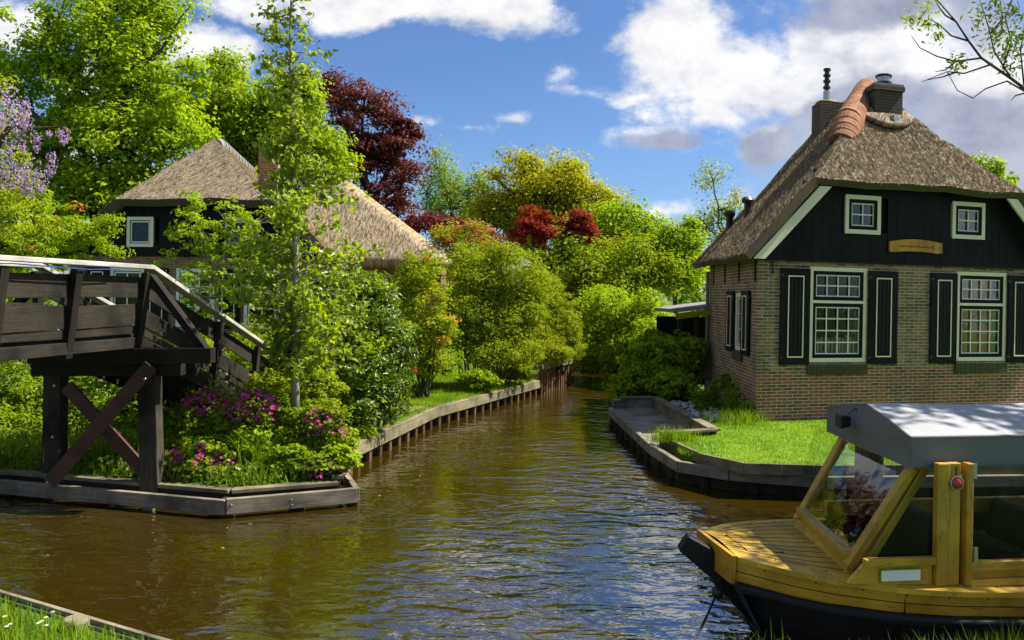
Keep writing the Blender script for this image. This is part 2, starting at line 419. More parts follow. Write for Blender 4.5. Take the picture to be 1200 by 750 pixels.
def tree(name, label, cat, base, lobes, mat, nclump, nleaf, rc, L, W=.5, trunk_r=.2, bark='bark', group=None,
         flat=.6, inner=.35, up=.6, twigs=60, trunk=None, zmin=None, part='crown', stems=None, rnd=.45, mats=None, fold=.18):
    t = thing(name, label, cat, base, group)
    base = Vector(base)
    P, Nn, cc, idx = clumps(lobes, nclump, nleaf, rc, flat, inner, up, rnd, zmin)
    cen = sum((Vector(l[0]) for l in lobes), Vector((0, 0, 0)))/len(lobes)
    zt = min(Vector(l[0]).z for l in lobes)
    mb = MB()
    if stems:
        for k in range(stems):
            l = random.choice(lobes); c = Vector(l[0])+Vector((random.uniform(-.6, .6)*l[1][0], random.uniform(-.6, .6)*l[1][1], random.uniform(-.3, .7)*l[1][2]))
            b = base+Vector((random.uniform(-1, 1), random.uniform(-1, 1), 0))*min(.25*abs(lobes[0][1][0])+.02, .5)
            b = Vector((b.x*.5+c.x*.5, b.y*.5+c.y*.5, base.z)) if stems > 8 else b
            limb(mb, b, c, trunk_r, trunk_r*.4, 4, 5, .05, .06)
        hub = None
    else:
        top = Vector((base.x*.4+cen.x*.6, base.y*.4+cen.y*.6, max(zt, base.z+.5*(cen.z-base.z))))
        pts = trunk or [base-Vector((0, 0, .3)), base.lerp(top, .35)+Vector((random.uniform(-.1, .1), 0, 0)), base.lerp(top, .7), top]
        n = len(pts); mb.tube(pts, [trunk_r*(1.25 if k == 0 else 1-.45*k/(n-1)) for k in range(n)], 10)
        for l in lobes:
            c = Vector(l[0]); s = pts[-1] if c.z > pts[-1].z else pts[-2].lerp(pts[-1], .6)
            limb(mb, s, c, trunk_r*.5, trunk_r*.2, 6, 7, .05, .05)
    for k in RNG.choice(len(cc), min(twigs, len(cc)), replace=False):
        limb(mb, lobes[idx[k]][0], cc[k], trunk_r*.2, trunk_r*.06, 4, 4, .02, .07)
    mb.build('trunk' if not stems else 'stems', bark, t, smooth=True)
    if mats:      # several leaf colours on one crown, picked per clump
        q = RNG.random(nclump); edges = np.cumsum([m[1] for m in mats]); lo = 0
        for (mm, _, pn), hi in zip(mats, edges):
            s = np.repeat((q >= lo) & (q < hi), nleaf); lo = hi
            if s.any(): leaves(pn, P[s], Nn[s], L, W, mm, t, fold)
    else: leaves(part, P, Nn, L, W, mat, t, fold)
    return t

def in_poly(x, y, poly):
    c = np.zeros(len(x), bool); n = len(poly)
    for i in range(n):
        x1, y1 = poly[i][0], poly[i][1]; x2, y2 = poly[(i+1) % n][0], poly[(i+1) % n][1]
        if y1 == y2: continue
        c ^= ((y1 > y) != (y2 > y)) & (x < (x2-x1)*(y-y1)/(y2-y1)+x1)
    return c
def scatter(poly, n):
    xs = [p[0] for p in poly]; ys = [p[1] for p in poly]
    x = RNG.uniform(min(xs), max(xs), n); y = RNG.uniform(min(ys), max(ys), n)
    k = in_poly(x, y, poly); return np.stack([x[k], y[k]], 1)
def blade_arrays(B, h, w, lean=.35):
    """B base points (n,3); bent grass blades"""
    n = len(B); ang = RNG.uniform(0, 2*np.pi, n); s = np.stack([np.cos(ang), np.sin(ang), 0*ang], 1)
    a2 = RNG.uniform(0, 2*np.pi, n); ld = np.stack([np.cos(a2), np.sin(a2), 0*a2], 1)
    H = (h*RNG.uniform(.5, 1.2, n))[:, None] if np.isscalar(h) else h[:, None]
    le = (lean*RNG.random(n))[:, None]*H; z = np.array([[0, 0, 1.]])
    V = np.empty((n, 5, 3)); V[:, 0] = B-s*w/2; V[:, 1] = B+s*w/2
    m = B+z*H*.55+ld*le*.3; V[:, 2] = m+s*w*.4; V[:, 3] = m-s*w*.4; V[:, 4] = B+z*H*.97+ld*le
    b = np.arange(n)[:, None]*5
    T = np.concatenate([b+np.array([[0, 1, 2]]), b+np.array([[0, 2, 3]]), b+np.array([[3, 2, 4]])], 1).reshape(-1, 3)
    return V.reshape(-1, 3), T
def grass(name, poly, n, z, h, w, mat, label=None, cat='grass', kind='stuff', parent=None, lean=.5):
    p = scatter(poly, n); B = np.column_stack([p, np.full(len(p), z)])
    V, T = blade_arrays(B, h, w, lean); o = raw_mesh(name, V, T, mat, parent)
    if not parent: tag(o, label, cat, None, kind)
    return o
def merge_arrays(lst):
    Vs, Ts, k = [], [], 0
    for V, T in lst: Vs.append(V); Ts.append(T+k); k += len(V)
    return np.concatenate(Vs), np.concatenate(Ts)

VIV = [(.10, .19, .010), (.17, .29, .012), (.25, .38, .02), (.14, .25, .012)]
M['leaf_maple'] = m_leaf('vivid_maple_leaves', [(.14, .24, .008), (.25, .37, .010), (.37, .49, .014), (.18, .29, .009)])
M['leaf_mid'] = m_leaf('mid_green_leaves', [(.09, .15, .006), (.17, .26, .008), (.27, .37, .010), (.12, .19, .007)])
M['leaf_bright'] = m_leaf('bright_leaves', [(.13, .23, .008), (.24, .36, .010), (.36, .47, .014), (.17, .27, .008)])
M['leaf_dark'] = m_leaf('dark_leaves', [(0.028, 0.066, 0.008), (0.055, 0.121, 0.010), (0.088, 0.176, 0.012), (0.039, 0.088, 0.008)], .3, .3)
M['leaf_laurel'] = m_leaf('glossy_leaves', [(.035, .075, .006), (.075, .14, .008), (.17, .25, .012), (.05, .10, .007)], .35, .32, spec=.4)
M['leaf_beech'] = m_leaf('copper_beech_leaves', [(.060, .014, .026), (.105, .026, .038), (.19, .050, .048), (.045, .012, .022)], .4, .4)
M['leaf_red'] = m_leaf('red_maple_leaves', [(.16, .02, .018), (.27, .035, .028), (.36, .06, .035)], .4)
M['leaf_purple'] = m_leaf('dark_purple_leaves', [(0.075, 0.016, 0.023), (0.150, 0.027, 0.039), (0.225, 0.054, 0.052)], .35)
M['leaf_pink'] = m_leaf('pinkish_leaves', [(.36, .10, .07), (.44, .17, .09), (.42, .24, .08), (.30, .28, .05)], .4)
M['leaf_birch'] = m_leaf('pale_birch_leaves', [(0.176, 0.276, 0.060), (0.257, 0.368, 0.080), (0.324, 0.414, 0.090)], .5)
M['leaf_oak'] = m_leaf('yellow_oak_leaves', [(.20, .22, .008), (.34, .35, .012), (.44, .43, .018), (.26, .28, .01)])
M['leaf_yellow'] = m_leaf('yellow_green_leaves', [(.20, .28, .012), (.30, .38, .02), (.38, .44, .03)])
M['leaf_tip'] = m_leaf('orange_tips', [(0.495, 0.187, 0.030), (0.550, 0.297, 0.040), (0.462, 0.132, 0.050)], .4)
M['leaf_hedge'] = m_leaf('hedge_leaves', [(.15, .22, .008), (.27, .33, .010), (.38, .42, .014)], .45)
M['leaf_ivy'] = m_leaf('ivy_leaves', [(0.028, 0.077, 0.012), (0.050, 0.132, 0.018), (0.077, 0.176, 0.020)], .3, .4)
M['petal_pink'] = m_leaf('magenta_petals', [(.60, .05, .32), (.72, .10, .45), (.52, .05, .38)], .4)
M['petal_lilac'] = m_leaf('lilac_petals', [(.38, .25, .70), (.54, .40, .84), (.70, .58, .90)], .45)
M['petal_white'] = m_leaf('white_petals', [(.7, .7, .66), (.8, .8, .78)], .3)
M['petal_yellow'] = m_leaf('yellow_petals', [(.60, .42, .01), (.65, .50, .03)], .3)
M['petal_red'] = m_leaf('red_petals', [(.50, .01, .015), (.6, .03, .02)], .3)
M['grass_lawn'] = m_leaf('lawn_blades', [(.11, .19, .012), (.19, .31, .012), (.29, .42, .016), (.36, .40, .06)], .4, .5, pscale=1.6, patch=.65)
M['grass_long'] = m_leaf('long_grass_blades', [(0.108, 0.196, 0.010), (0.189, 0.299, 0.015), (0.297, 0.380, 0.030)], .4, .45)
M['alder'] = m_leaf('young_tree_leaves', [(.13, .21, .009), (.23, .33, .012), (.34, .44, .02), (.17, .26, .01)], .5, .35, spec=.3)

# ================================================================ SETTING
SUN_EL, SUN_AZ = math.radians(51), math.radians(12)       # azimuth from +X towards +Y
sdir = Vector((math.cos(SUN_AZ)*math.cos(SUN_EL), math.sin(SUN_AZ)*math.cos(SUN_EL), math.sin(SUN_EL)))
sd = bpy.data.lights.new('sun', 'SUN'); sd.energy = 4.4; sd.angle = math.radians(.5); sd.color = (1, .95, .86)
so = bpy.data.objects.new('sun', sd); COL.objects.link(so); so.rotation_euler = sdir.to_track_quat('Z', 'Y').to_euler(); so.location = sdir*50

def make_world():
    w = bpy.data.worlds.new('World'); SC.world = w; w.use_nodes = True; nt = w.node_tree; nt.nodes.clear(); n = N(nt)
    sky = n.node('ShaderNodeTexSky', sky_type='NISHITA'); sky.sun_disc = False
    sky.sun_elevation = SUN_EL; sky.sun_rotation = math.pi/2-SUN_AZ; sky.air_density = 1.0; sky.dust_density = .4; sky.ozone_density = 3.
    g = n.node('ShaderNodeTexCoord').outputs['Generated']
    sp = n.node('ShaderNodeSeparateXYZ'); n.link(g, sp.inputs[0])
    y = n.math('MAXIMUM', n.math('ABSOLUTE', sp.outputs[1]), .12)
    u = n.math('DIVIDE', sp.outputs[0], y); v = n.math('DIVIDE', sp.outputs[2], y)
    cb = n.node('ShaderNodeCombineXYZ'); n.put(cb.inputs[0], u); n.put(cb.inputs[1], n.math('MULTIPLY', v, 1.35)); P = cb.outputs[0]
    warp = n.noise(P, 5., 4, .6, out=1)
    wv = n.node('ShaderNodeVectorMath', operation='MULTIPLY_ADD'); n.link(warp, wv.inputs[0]); wv.inputs[1].default_value = (.10, .10, 0); n.link(P, wv.inputs[2])
    W = wv.outputs[0]
    def blob(px, py, rx, ry, k=1., rot=0):
        q = U(px, py, 1.0); cu, cv = q.x, (q.z-CAMZ)
        m = n.node('ShaderNodeMapping', vector_type='TEXTURE'); n.link(W, m.inputs[0])
        m.inputs['Location'].default_value = (cu+.05, (cv*1.35)+.05, 0); m.inputs['Rotation'].default_value = (0, 0, rot); m.inputs['Scale'].default_value = (rx/F, ry/F*1.35, 1)
        ln = n.node('ShaderNodeVectorMath', operation='LENGTH'); n.link(m.outputs[0], ln.inputs[0])
        return n.math('MULTIPLY', n.math('SUBTRACT', 1., ln.outputs['Value']), k)
    def mx(L):
        r = L[0]
        for b in L[1:]: r = n.math('MAXIMUM', r, b)
        return r
    d = mx([blob(800, 40, 95, 60), blob(870, 80, 150, 95), blob(1010, 60, 200, 150), blob(1150, 150, 200, 150), blob(830, 135, 80, 25, .8, -.35), blob(905, 165, 50, 40, 1, -.5),
            blob(1000, 200, 120, 80), blob(735, 112, 60, 9, .3), blob(768, 163, 60, 20, .6), blob(560, 12, 120, 36), blob(430, 5, 150, 30), blob(290, 8, 80, 30), blob(245, 55, 90, 34, 1), blob(20, 25, 60, 35, .9),
            blob(130, 150, 90, 70, .8), blob(555, 149, 34, 11, .38), blob(605, 133, 32, 9, .28), blob(500, 143, 24, 9, .30), blob(780, 246, 90, 14, .5), blob(1190, 235, 60, 30, .8), blob(658, 84, 12, 10, .25), blob(690, 106, 32, 8, .25)])
    # generic cumulus elsewhere (above and around the view)
    far = n.smooth(n.math('MAXIMUM', n.math('SUBTRACT', v, .36), n.math('SUBTRACT', n.math('ABSOLUTE', u), .68)), 0., .12)
    gen = n.math('MULTIPLY', n.math('SUBTRACT', n.noise(P, 1.7, 3, .5), n.math('MULTIPLY_ADD', n.smooth(n.math('ABSOLUTE', u), 1.2, .5), .10, .44)), 4.)
    gen = n.math('SUBTRACT', gen, n.math('MULTIPLY', n.math('SUBTRACT', 1., far), 6.))
    d = n.math('MAXIMUM', d, gen)
    fb = n.noise(P, 8., 10, .66); fb2 = n.noise(P, 3.2, 4, .55)
    dens = n.math('ADD', d, n.math('ADD', n.math('MULTIPLY', n.math('SUBTRACT', fb, .5), 2.2), n.math('MULTIPLY', n.math('SUBTRACT', fb2, .5), .9)))
    mask = n.smooth(dens, -.04, .50)
    # grey undersides: where the cloud is thick and away from the bright edges
    grey = mx([blob(1010, 130, 140, 100, 1.0), blob(1120, 205, 190, 110, 1.7), blob(970, 190, 130, 90, 1.5), blob(770, 166, 60, 22, 1.4), blob(1010, 8, 130, 34, .9), blob(1170, 20, 120, 60, .6), blob(560, 40, 70, 14, .3)])
    bright = mx([blob(930, 95, 85, 45, 1.1), blob(1060, 70, 70, 35, .9), blob(1130, 100, 60, 20, .5), blob(905, 150, 60, 30, .5)])
    gs = n.math('ADD', n.math('SUBTRACT', grey, n.math('MAXIMUM', n.math('MULTIPLY', bright, .9), 0.)), n.math('MULTIPLY', n.math('SUBTRACT', n.noise(P, 6., 8, .62), .5), 1.6))
    gf = n.smooth(gs, -.12, .42)
    e1_ = n.noise(P, 7., 7, .6); e2_ = n.noise(n.mapping(P, (1, 1, 1), (.022, -.030, 0)), 7., 7, .6)
    emb = n.math('MULTIPLY_ADD', n.math('SUBTRACT', e1_, e2_), 3.2, .62, clamp=True)
    cw = n.mix(emb, (.30, .31, .355), (.50, .495, .485))
    cc = n.mix(n.math('MULTIPLY', gf, .92), cw, n.mix(emb, (.13, .145, .20), (.22, .235, .30)))
    cc = n.mix(n.math('MULTIPLY', n.smooth(n.math('SUBTRACT', n.math('MAXIMUM', n.math('SUBTRACT', v, .75), n.math('SUBTRACT', n.math('ABSOLUTE', u), .9)), 0.), 0., .5), .55), cc, (.12, .125, .14))
    bg1 = n.node('ShaderNodeBackground'); bg1.inputs[1].default_value = .060
    n.link(n.mix(1., sky.outputs[0], (.64, .80, 1.04), 'MULTIPLY'), bg1.inputs[0])
    bg2 = n.node('ShaderNodeBackground'); n.link(cc, bg2.inputs[0]); bg2.inputs[1].default_value = 1.0
    ms = n.node('ShaderNodeMixShader'); n.link(mask, ms.inputs[0]); n.link(bg1.outputs[0], ms.inputs[1]); n.link(bg2.outputs[0], ms.inputs[2])
    o = n.node('ShaderNodeOutputWorld'); n.link(ms.outputs[0], o.inputs[0])
make_world()

# ---- water
def m_water():
    m, nt = newmat('canal_water'); n = N(nt); P = n.obj()
    a = n.noise(n.mapping(P, (.75, 1.5, 1), rot=(0, 0, .25)), 2.6, 2, .5, .8)
    b = n.noise(n.mapping(P, (.9, 1.6, 1), rot=(0, 0, -.2)), 8.5, 2, .5, .6)
    amp = n.smooth(n.noise(P, .28, 3), .35, .65)
    h = n.math('ADD', n.math('MULTIPLY', a, 1.0), n.math('MULTIPLY', b, .18))
    bp = n.node('ShaderNodeBump'); bp.inputs['Distance'].default_value = .05; n.put(bp.inputs['Strength'], n.math('MULTIPLY_ADD', amp, .9, .25)); n.link(h, bp.inputs['Height'])
    col = n.mix(n.noise(P, .5, 3), (.021, .014, .0009), (.042, .026, .0011))
    s = n.node('ShaderNodeBsdfPrincipled'); n.link(col, s.inputs['Base Color']); s.inputs['Roughness'].default_value = .03; s.inputs['IOR'].default_value = 4.0
    n.link(bp.outputs[0], s.inputs['Normal']); n.out(s.outputs[0]); return m
M['water'] = m_water()
mb = MB(); mb.face([(-120, -30, 0), (120, -30, 0), (120, 60, 0), (-120, 60, 0)])
mb.build('water', 'water', kind='structure')

# ---- ground
def m_ground():
    m, nt = newmat('ground_soil_and_grass'); n = N(nt); P = n.obj()
    g = n.noise(P, 1.2, 5, .65); s = n.noise(P, 14, 5, .7)
    c = n.mix(s, (.045, .10, .012), (.10, .19, .02))
    c = n.mix(n.smooth(g, .52, .66), c, (.07, .05, .03))
    n.out(n.bsdf(c, .95, n.bump(s, .8, .05), .2)); return m
M['ground'] = m_ground()
M['lawn'] = m_plain('lawn_turf', (.13, .24, .012), .95, .3, 5, .8)
ZL = .38
LB0 = [G(-260, 556, .2), G(0, 562, .2), G(265, 586, .2), G(418, 573, .2)]          # left bank front board
LB1 = [G(405, 540, .36), G(415, 521, .36), G(510, 478, .36), G(632, 446, .36)]      # canal side edge
LB2 = [U(632, 428, LB1[3].y), U(668, 421.5, 23.2)]
RB = [G(715, 478, .3), G(764, 521.5, .3), G(796, 541, .3), G(855, 550, .3), G(967, 559, .3), G(1200, 557, .3), G(1500, 560, .3)]
zr = .47
RW = [G(727, 467, zr), G(768, 466.5, zr), G(838, 505, zr), G(780, 508, zr)]       # recessed deck retaining wall, top inner line
def xy(p): return (p.x, p.y)
inn = lambda p, dx, dy: (p.x+dx, p.y+dy)
endL = G(668, 438, 0); endR = G(716, 438, 0)
outline = [(-900, LB0[0].y+1.1), inn(LB0[1], 0, 1.1), inn(LB0[2], -.1, 1.25), inn(LB0[3], -.95, .95), inn(LB1[0], -.8, .4), inn(LB1[1], -.12, 0), inn(LB1[2], -.12, .0), inn(LB1[3], -.12, 0),
           inn(LB2[1], -.1, 0), (endL.x, 26.5), (endR.x+.3, 27.2), (endR.x+.1, 22), inn(RW[0], -.05, .05), inn(RW[1], .1, .06), inn(RW[2], .1, -.02), inn(RW[3], .0, -.02),
           inn(RB[1], .16, -.02), inn(RB[2], .1, .2), inn(RB[3], .0, .2), inn(RB[4], 0, .2), inn(RB[5], 0, .2), (900, RB[6].y+.2), (900, 1500), (-900, 1500)]
def flat_land(name, poly, z0, z1, mat):
    from mathutils.geometry import tessellate_polygon
    bm = bmesh.new(); vs = [bm.verts.new((p[0], p[1], z1)) for p in poly]
    tot = 0
    for a, b, c in tessellate_polygon([[Vector((p[0], p[1], 0)) for p in poly]]):
        f = bm.faces.new((vs[a], vs[b], vs[c])); tot += f.calc_area()
    ar = abs(sum(poly[i-1][0]*poly[i][1]-poly[i][0]*poly[i-1][1] for i in range(len(poly))))/2
    print('LAND', name, round(tot, 2), round(ar, 2), [(round(p[0], 1), round(p[1], 1)) for p in poly][:24])
    n = len(poly); lo = [bm.verts.new((p[0], p[1], z0)) for p in poly]
    for i in range(n): bm.faces.new((vs[i], lo[i], lo[(i+1) % n], vs[(i+1) % n]))
    bmesh.ops.recalc_face_normals(bm, faces=bm.faces)
    me = bpy.data.meshes.new(name); bm.to_mesh(me); bm.free(); me.materials.append(M[mat])
    if me.polygons[0].normal.z < 0: me.flip_normals()
    o = bpy.data.objects.new(name, me); COL.objects.link(o); o['kind'] = 'structure'; return o
flat_land('ground', outline, -1.2, ZL, 'ground')
flat_land('canal_bed', [(-900, -900), (900, -900), (900, 1500), (-900, 1500)], -1.4, -1.15, 'ground')
nb = [(-60, 7.6), xy(G(-150, 652, .30)), xy(G(0, 700, .30)), xy(G(170, 751, .30)), (-1.5, 4.75), (.5, 4.78), (2.2, 4.93), (5, 5.35), (12, 6.2), (60, 7.0), (60, -40), (-60, -40)]
flat_land('near_bank', nb, -1.2, .30, 'ground')

# ---- timber edging, left
def posts(t, pts, step, r, z0, z1, mat, name='pile', off=0, lim=100, jitter=.0, n=8):
    c = 0
    for a, b in zip(pts[:-1], pts[1:]):
        a = Vector(a); b = Vector(b); L = (b-a).length; k = int(L/step)
        for i in range(k):
            if c >= lim: return
            p = a.lerp(b, (i+.5)/k); c += 1
            m = MB(); zt = z1+random.uniform(-.01, .01); m.tube([(p.x+random.uniform(-jitter, jitter), p.y, z0), (p.x, p.y, zt)], r*random.uniform(.9, 1.1), n); m.build(name, mat, t, bevel=.004)
t = thing('fender_board', 'grey weathered timber fender rail along the water below the flower bed', 'bank edging', (LB0[2].x, LB0[2].y, .1))
def board(t, a, b, h, w, z, mat, name='board', bev=.006):
    m = MB(); m.beam((a[0], a[1], z), (b[0], b[1], z), w, h); return m.build(name, mat, t, bevel=bev)
board(t, LB0[0], LB0[1], .15, .07, .12, 'brown_wood'); board(t, LB0[1], LB0[2], .16, .07, .12, 'grey_wood'); board(t, LB0[2], LB0[3], .17, .07, .13, 'grey_wood')
board(t, LB0[3], LB1[0], .16, .07, .13, 'grey_wood')
# stub posts carrying the rail, proud of the inner edge
for px in (4, 58, 176, 264, 345, 412):
    a, b = (LB0[1], LB0[2]) if px < 265 else (LB0[2], LB0[3]); k = (px-0)/265 if px < 265 else (px-265)/153
    p = a.lerp(b, k); m = MB(); m.beam((p.x, p.y+.09, -.5), (p.x, p.y+.09, .20 if px == 264 else .05), .13, .11); m.build('stub_post', 'pile_dark' if px != 176 else 'grey_wood_moss', t, bevel=.008)  # stub by the trestle takes paler timber, standing in for sunlight on it
for px in (30, 120, 225, 258, 272, 340, 341):
    a, b = (LB0[1], LB0[2]) if px < 265 else (LB0[2], LB0[3]); k = px/265 if px < 265 else (px-265)/153
    p = a.lerp(b, k); m = MB(); m.sphere((p.x, p.y-.04, .15 if px != 341 else .09), .012, .01, .012, 8, 5); m.build('bolt', 'steel', t)
t = thing('retaining_edge', 'pale grey plank edging holding the soil of the flower bed', 'bank edging', (LB0[2].x, LB0[2].y+.2, .2))
ie = [(LB0[0].x, LB0[0].y+.27), inn(LB0[1], 0, .27), inn(LB0[2], -.05, .3), inn(LB0[3], -.26, .17), inn(LB1[0], -.2, .1), inn(LB1[1], -.05, -.03)]
for k in range(5):
    zk = (.25, .25, .25, .31, .36)[k]; m = MB(); m.beam((*ie[k], zk-.22), (*ie[k+1], (.25, .25, .25, .29, .36)[k]-.22), .05, .40); m.build('board', 'pile_dark', t)
    m = MB(); m.beam((*ie[k], zk-.02), (*ie[k+1], zk-.02), .14, .045); m.build('cap', 'grey_wood_moss', t, bevel=.005)
m = MB(); ii = [(-900, LB0[0].y+1.15), inn(LB0[1], 0, 1.15), inn(LB0[2], -.1, 1.3), inn(LB0[3], -1.0, 1.0), inn(LB1[0], -.85, .45), inn(LB1[1], -.3, .1)]
ie2 = [(-900, ie[0][1])]+ie[1:]
m.grid([[(*p, (.23, .23, .23, .24, .28, .34)[k]) for k, p in enumerate(ie2)], [(*p, .385) for p in ii]]); m.build('flower_bed_soil', 'ground', kind='structure', merge=True)
m = MB(); m.grid([[(*p, -.6) for p in ie2], [(*p, (.2, .2, .2, .21, .26, .3)[k]) for k, p in enumerate(ie2)]]); m.build('bank_face', 'pile_dark', kind='structure')
t = thing('canal_quay', 'timber quay with pale mossy cap and rusty brown piles along the left garden', 'quay', (LB1[1].x, LB1[1].y, .3))
q = [inn(LB1[0], .0, 0)]+[xy(p) for p in LB1[1:]]
seg = []
for a, b in zip(q[:-1], q[1:]):
    a = Vector((a[0], a[1], 0)); b = Vector((b[0], b[1], 0)); k = max(1, round((b-a).length/2.6))
    for i in range(k): seg.append((a.lerp(b, i/k), a.lerp(b, (i+1)/k)))
for a, b in seg:
    d = (b-a).normalized(); m = MB(); m.beam((a.x-.10, a.y, .34), (b.x-.10, b.y, .34), .26, .07); m.build('cap_plank', 'grey_wood_moss', t, bevel=.008)
    m = MB(); m.beam((a.x+.02, a.y, .245), (b.x+.02, b.y, .245), .04, .125); m.build('face_board', 'grey_wood_moss', t, bevel=.004)
    m = MB(); m.beam((a.x-.12, a.y, .0), (b.x-.12, b.y, .0), .03, .5); m.build('back_board', 'pile_dark', t)
posts(t, [(p[0]-.04, p[1], 0) for p in q], .40, .055, -.6, .19, 'pile', 'pile', lim=60)
t = thing('raised_quay', 'higher section of quay with close-set tall brown piles at the far bend', 'quay', (LB2[0].x, LB2[0].y, .5))
a, b = LB2; zq = a.z; m = MB(); m.beam((a.x-.05, a.y, zq-.05), (b.x-.05, b.y, b.z-.05), .28, .12); m.build('cap_plank', 'grey_wood_moss', t, bevel=.01)
m = MB(); m.beam((a.x-.1, a.y, .2), (b.x-.1, b.y, .2), .05, 1.0); m.build('back_board', 'pile_dark', t)
posts(t, [(a.x, a.y, 0), (b.x, b.y, 0)], .22, .065, -.6, zq-.12, 'pile', 'pile')
m = MB(); m.beam((a.x-.9, a.y, .45), (a.x, a.y, .45), .05, .46); m.build('end_board', 'grey_wood_moss', t)

# ---- right bank: mooring deck and edging
t = thing('bank_fender', 'grey timber fender beam curving round the right-hand lawn above dark piles', 'bank edging', (RB[2].x, RB[2].y, .2))
for a, b in zip(RB[:-1], RB[1:]):
    board(t, a, b, .15, .09, .235, 'grey_wood', 'beam', .01)
    m = MB(); m.beam((a.x+.05, a.y+.14, .0), (b.x+.05, b.y+.14, .0), .04, .5); m.build('back_board', 'pile_dark', t)
posts(t, [(p.x+.04, p.y+.1, 0) for p in RB], .55, .075, -.6, .15, 'pile_dark', 'pile')
m = MB()
for k in range(14): 
    a = RB[0].lerp(RB[1], (k+.5)/14) if k < 5 else RB[1].lerp(RB[2], (k-5)/4) if k < 9 else RB[2].lerp(RB[4], (k-9)/5)
    m.sphere((a.x-.045, a.y-.045, .24), .014, .014, .014, 8, 5)
m.build('bolts', 'steel', t, smooth=True)
t = thing('mooring_deck', 'small sunken grey plank deck in the bank beside the brick cottage', 'deck', (RB[1].x, RB[1].y, .25))
dA, dB, dC, dD = Vector((RB[0].x+.04, RB[0].y, 0)), Vector((RB[1].x+.05, RB[1].y+.03, 0)), Vector((RW[2].x-.02, RW[2].y+.05, 0)), Vector((RW[1].x, RW[1].y, 0))
nb_ = 26
for k in range(nb_):       # boards run across the deck
    y0 = RB[1].y+(RB[0].y+.25-RB[1].y)*k/nb_; y1 = y0+(RB[0].y+.25-RB[1].y)/nb_-.008
    def xl(y): s = (y-RB[1].y)/(RB[0].y-RB[1].y); return RB[1].x+(RB[0].x-RB[1].x)*s+.03
    def xr(y):
        if y < RW[2].y: s = (y-RB[1].y)/(RW[2].y-RB[1].y); return RB[1].x+.15+(RW[3].x-RB[1].x-.1)*s+ (0 if s < .95 else (RW[2].x-RW[3].x))
        s = (y-RW[2].y)/(RW[1].y-RW[2].y); return RW[2].x+(RW[1].x-RW[2].x)*min(s, 1.05)
    if y1 > RW[2].y or True:
        ym = (y0+y1)/2; m = MB(); m.beam((xl(ym), ym, .27), (max(xr(ym), xl(ym)+.1), ym, .27), y1-y0, .035); m.build('deck_board', 'grey_wood', t, bevel=.003)
t = thing('deck_retaining_wall', 'low grey timber wall boxing in three sides of the sunken deck', 'retaining wall', (RW[1].x, RW[1].y, .4))
w4 = [inn(RB[0], .06, .06), xy(RW[0]), xy(RW[1]), xy(RW[2]), xy(RW[3]), inn(RB[1], .12, .02)]
for k in range(5):
    a, b = w4[k], w4[k+1]; m = MB(); zt = zr if k not in (0,) else .42
    m.beam((a[0], a[1], zt/2), (b[0], b[1], zt/2), .05, zt); m.build('board', 'brown_wood' if k == 3 else 'grey_wood', t, bevel=.004)
    m = MB(); m.beam((a[0], a[1], zt+.018), (b[0], b[1], zt+.018), .17, .036); m.build('cap', 'grey_wood_moss', t, bevel=.005)
t = thing('lawn_edging', 'thin mossy board edging between the right-hand lawn and the fender beam', 'edging', (RB[2].x+.3, RB[2].y+.4, .4))
le = [G(787, 519, .4), G(822, 535, .4), G(872, 546, .4), G(967, 549, .4), G(1200, 547, .4), G(1500, 548, .4)]
for a, b in zip(le[:-1], le[1:]): board(t, a, b, .14, .03, .37, 'grey_wood_moss')

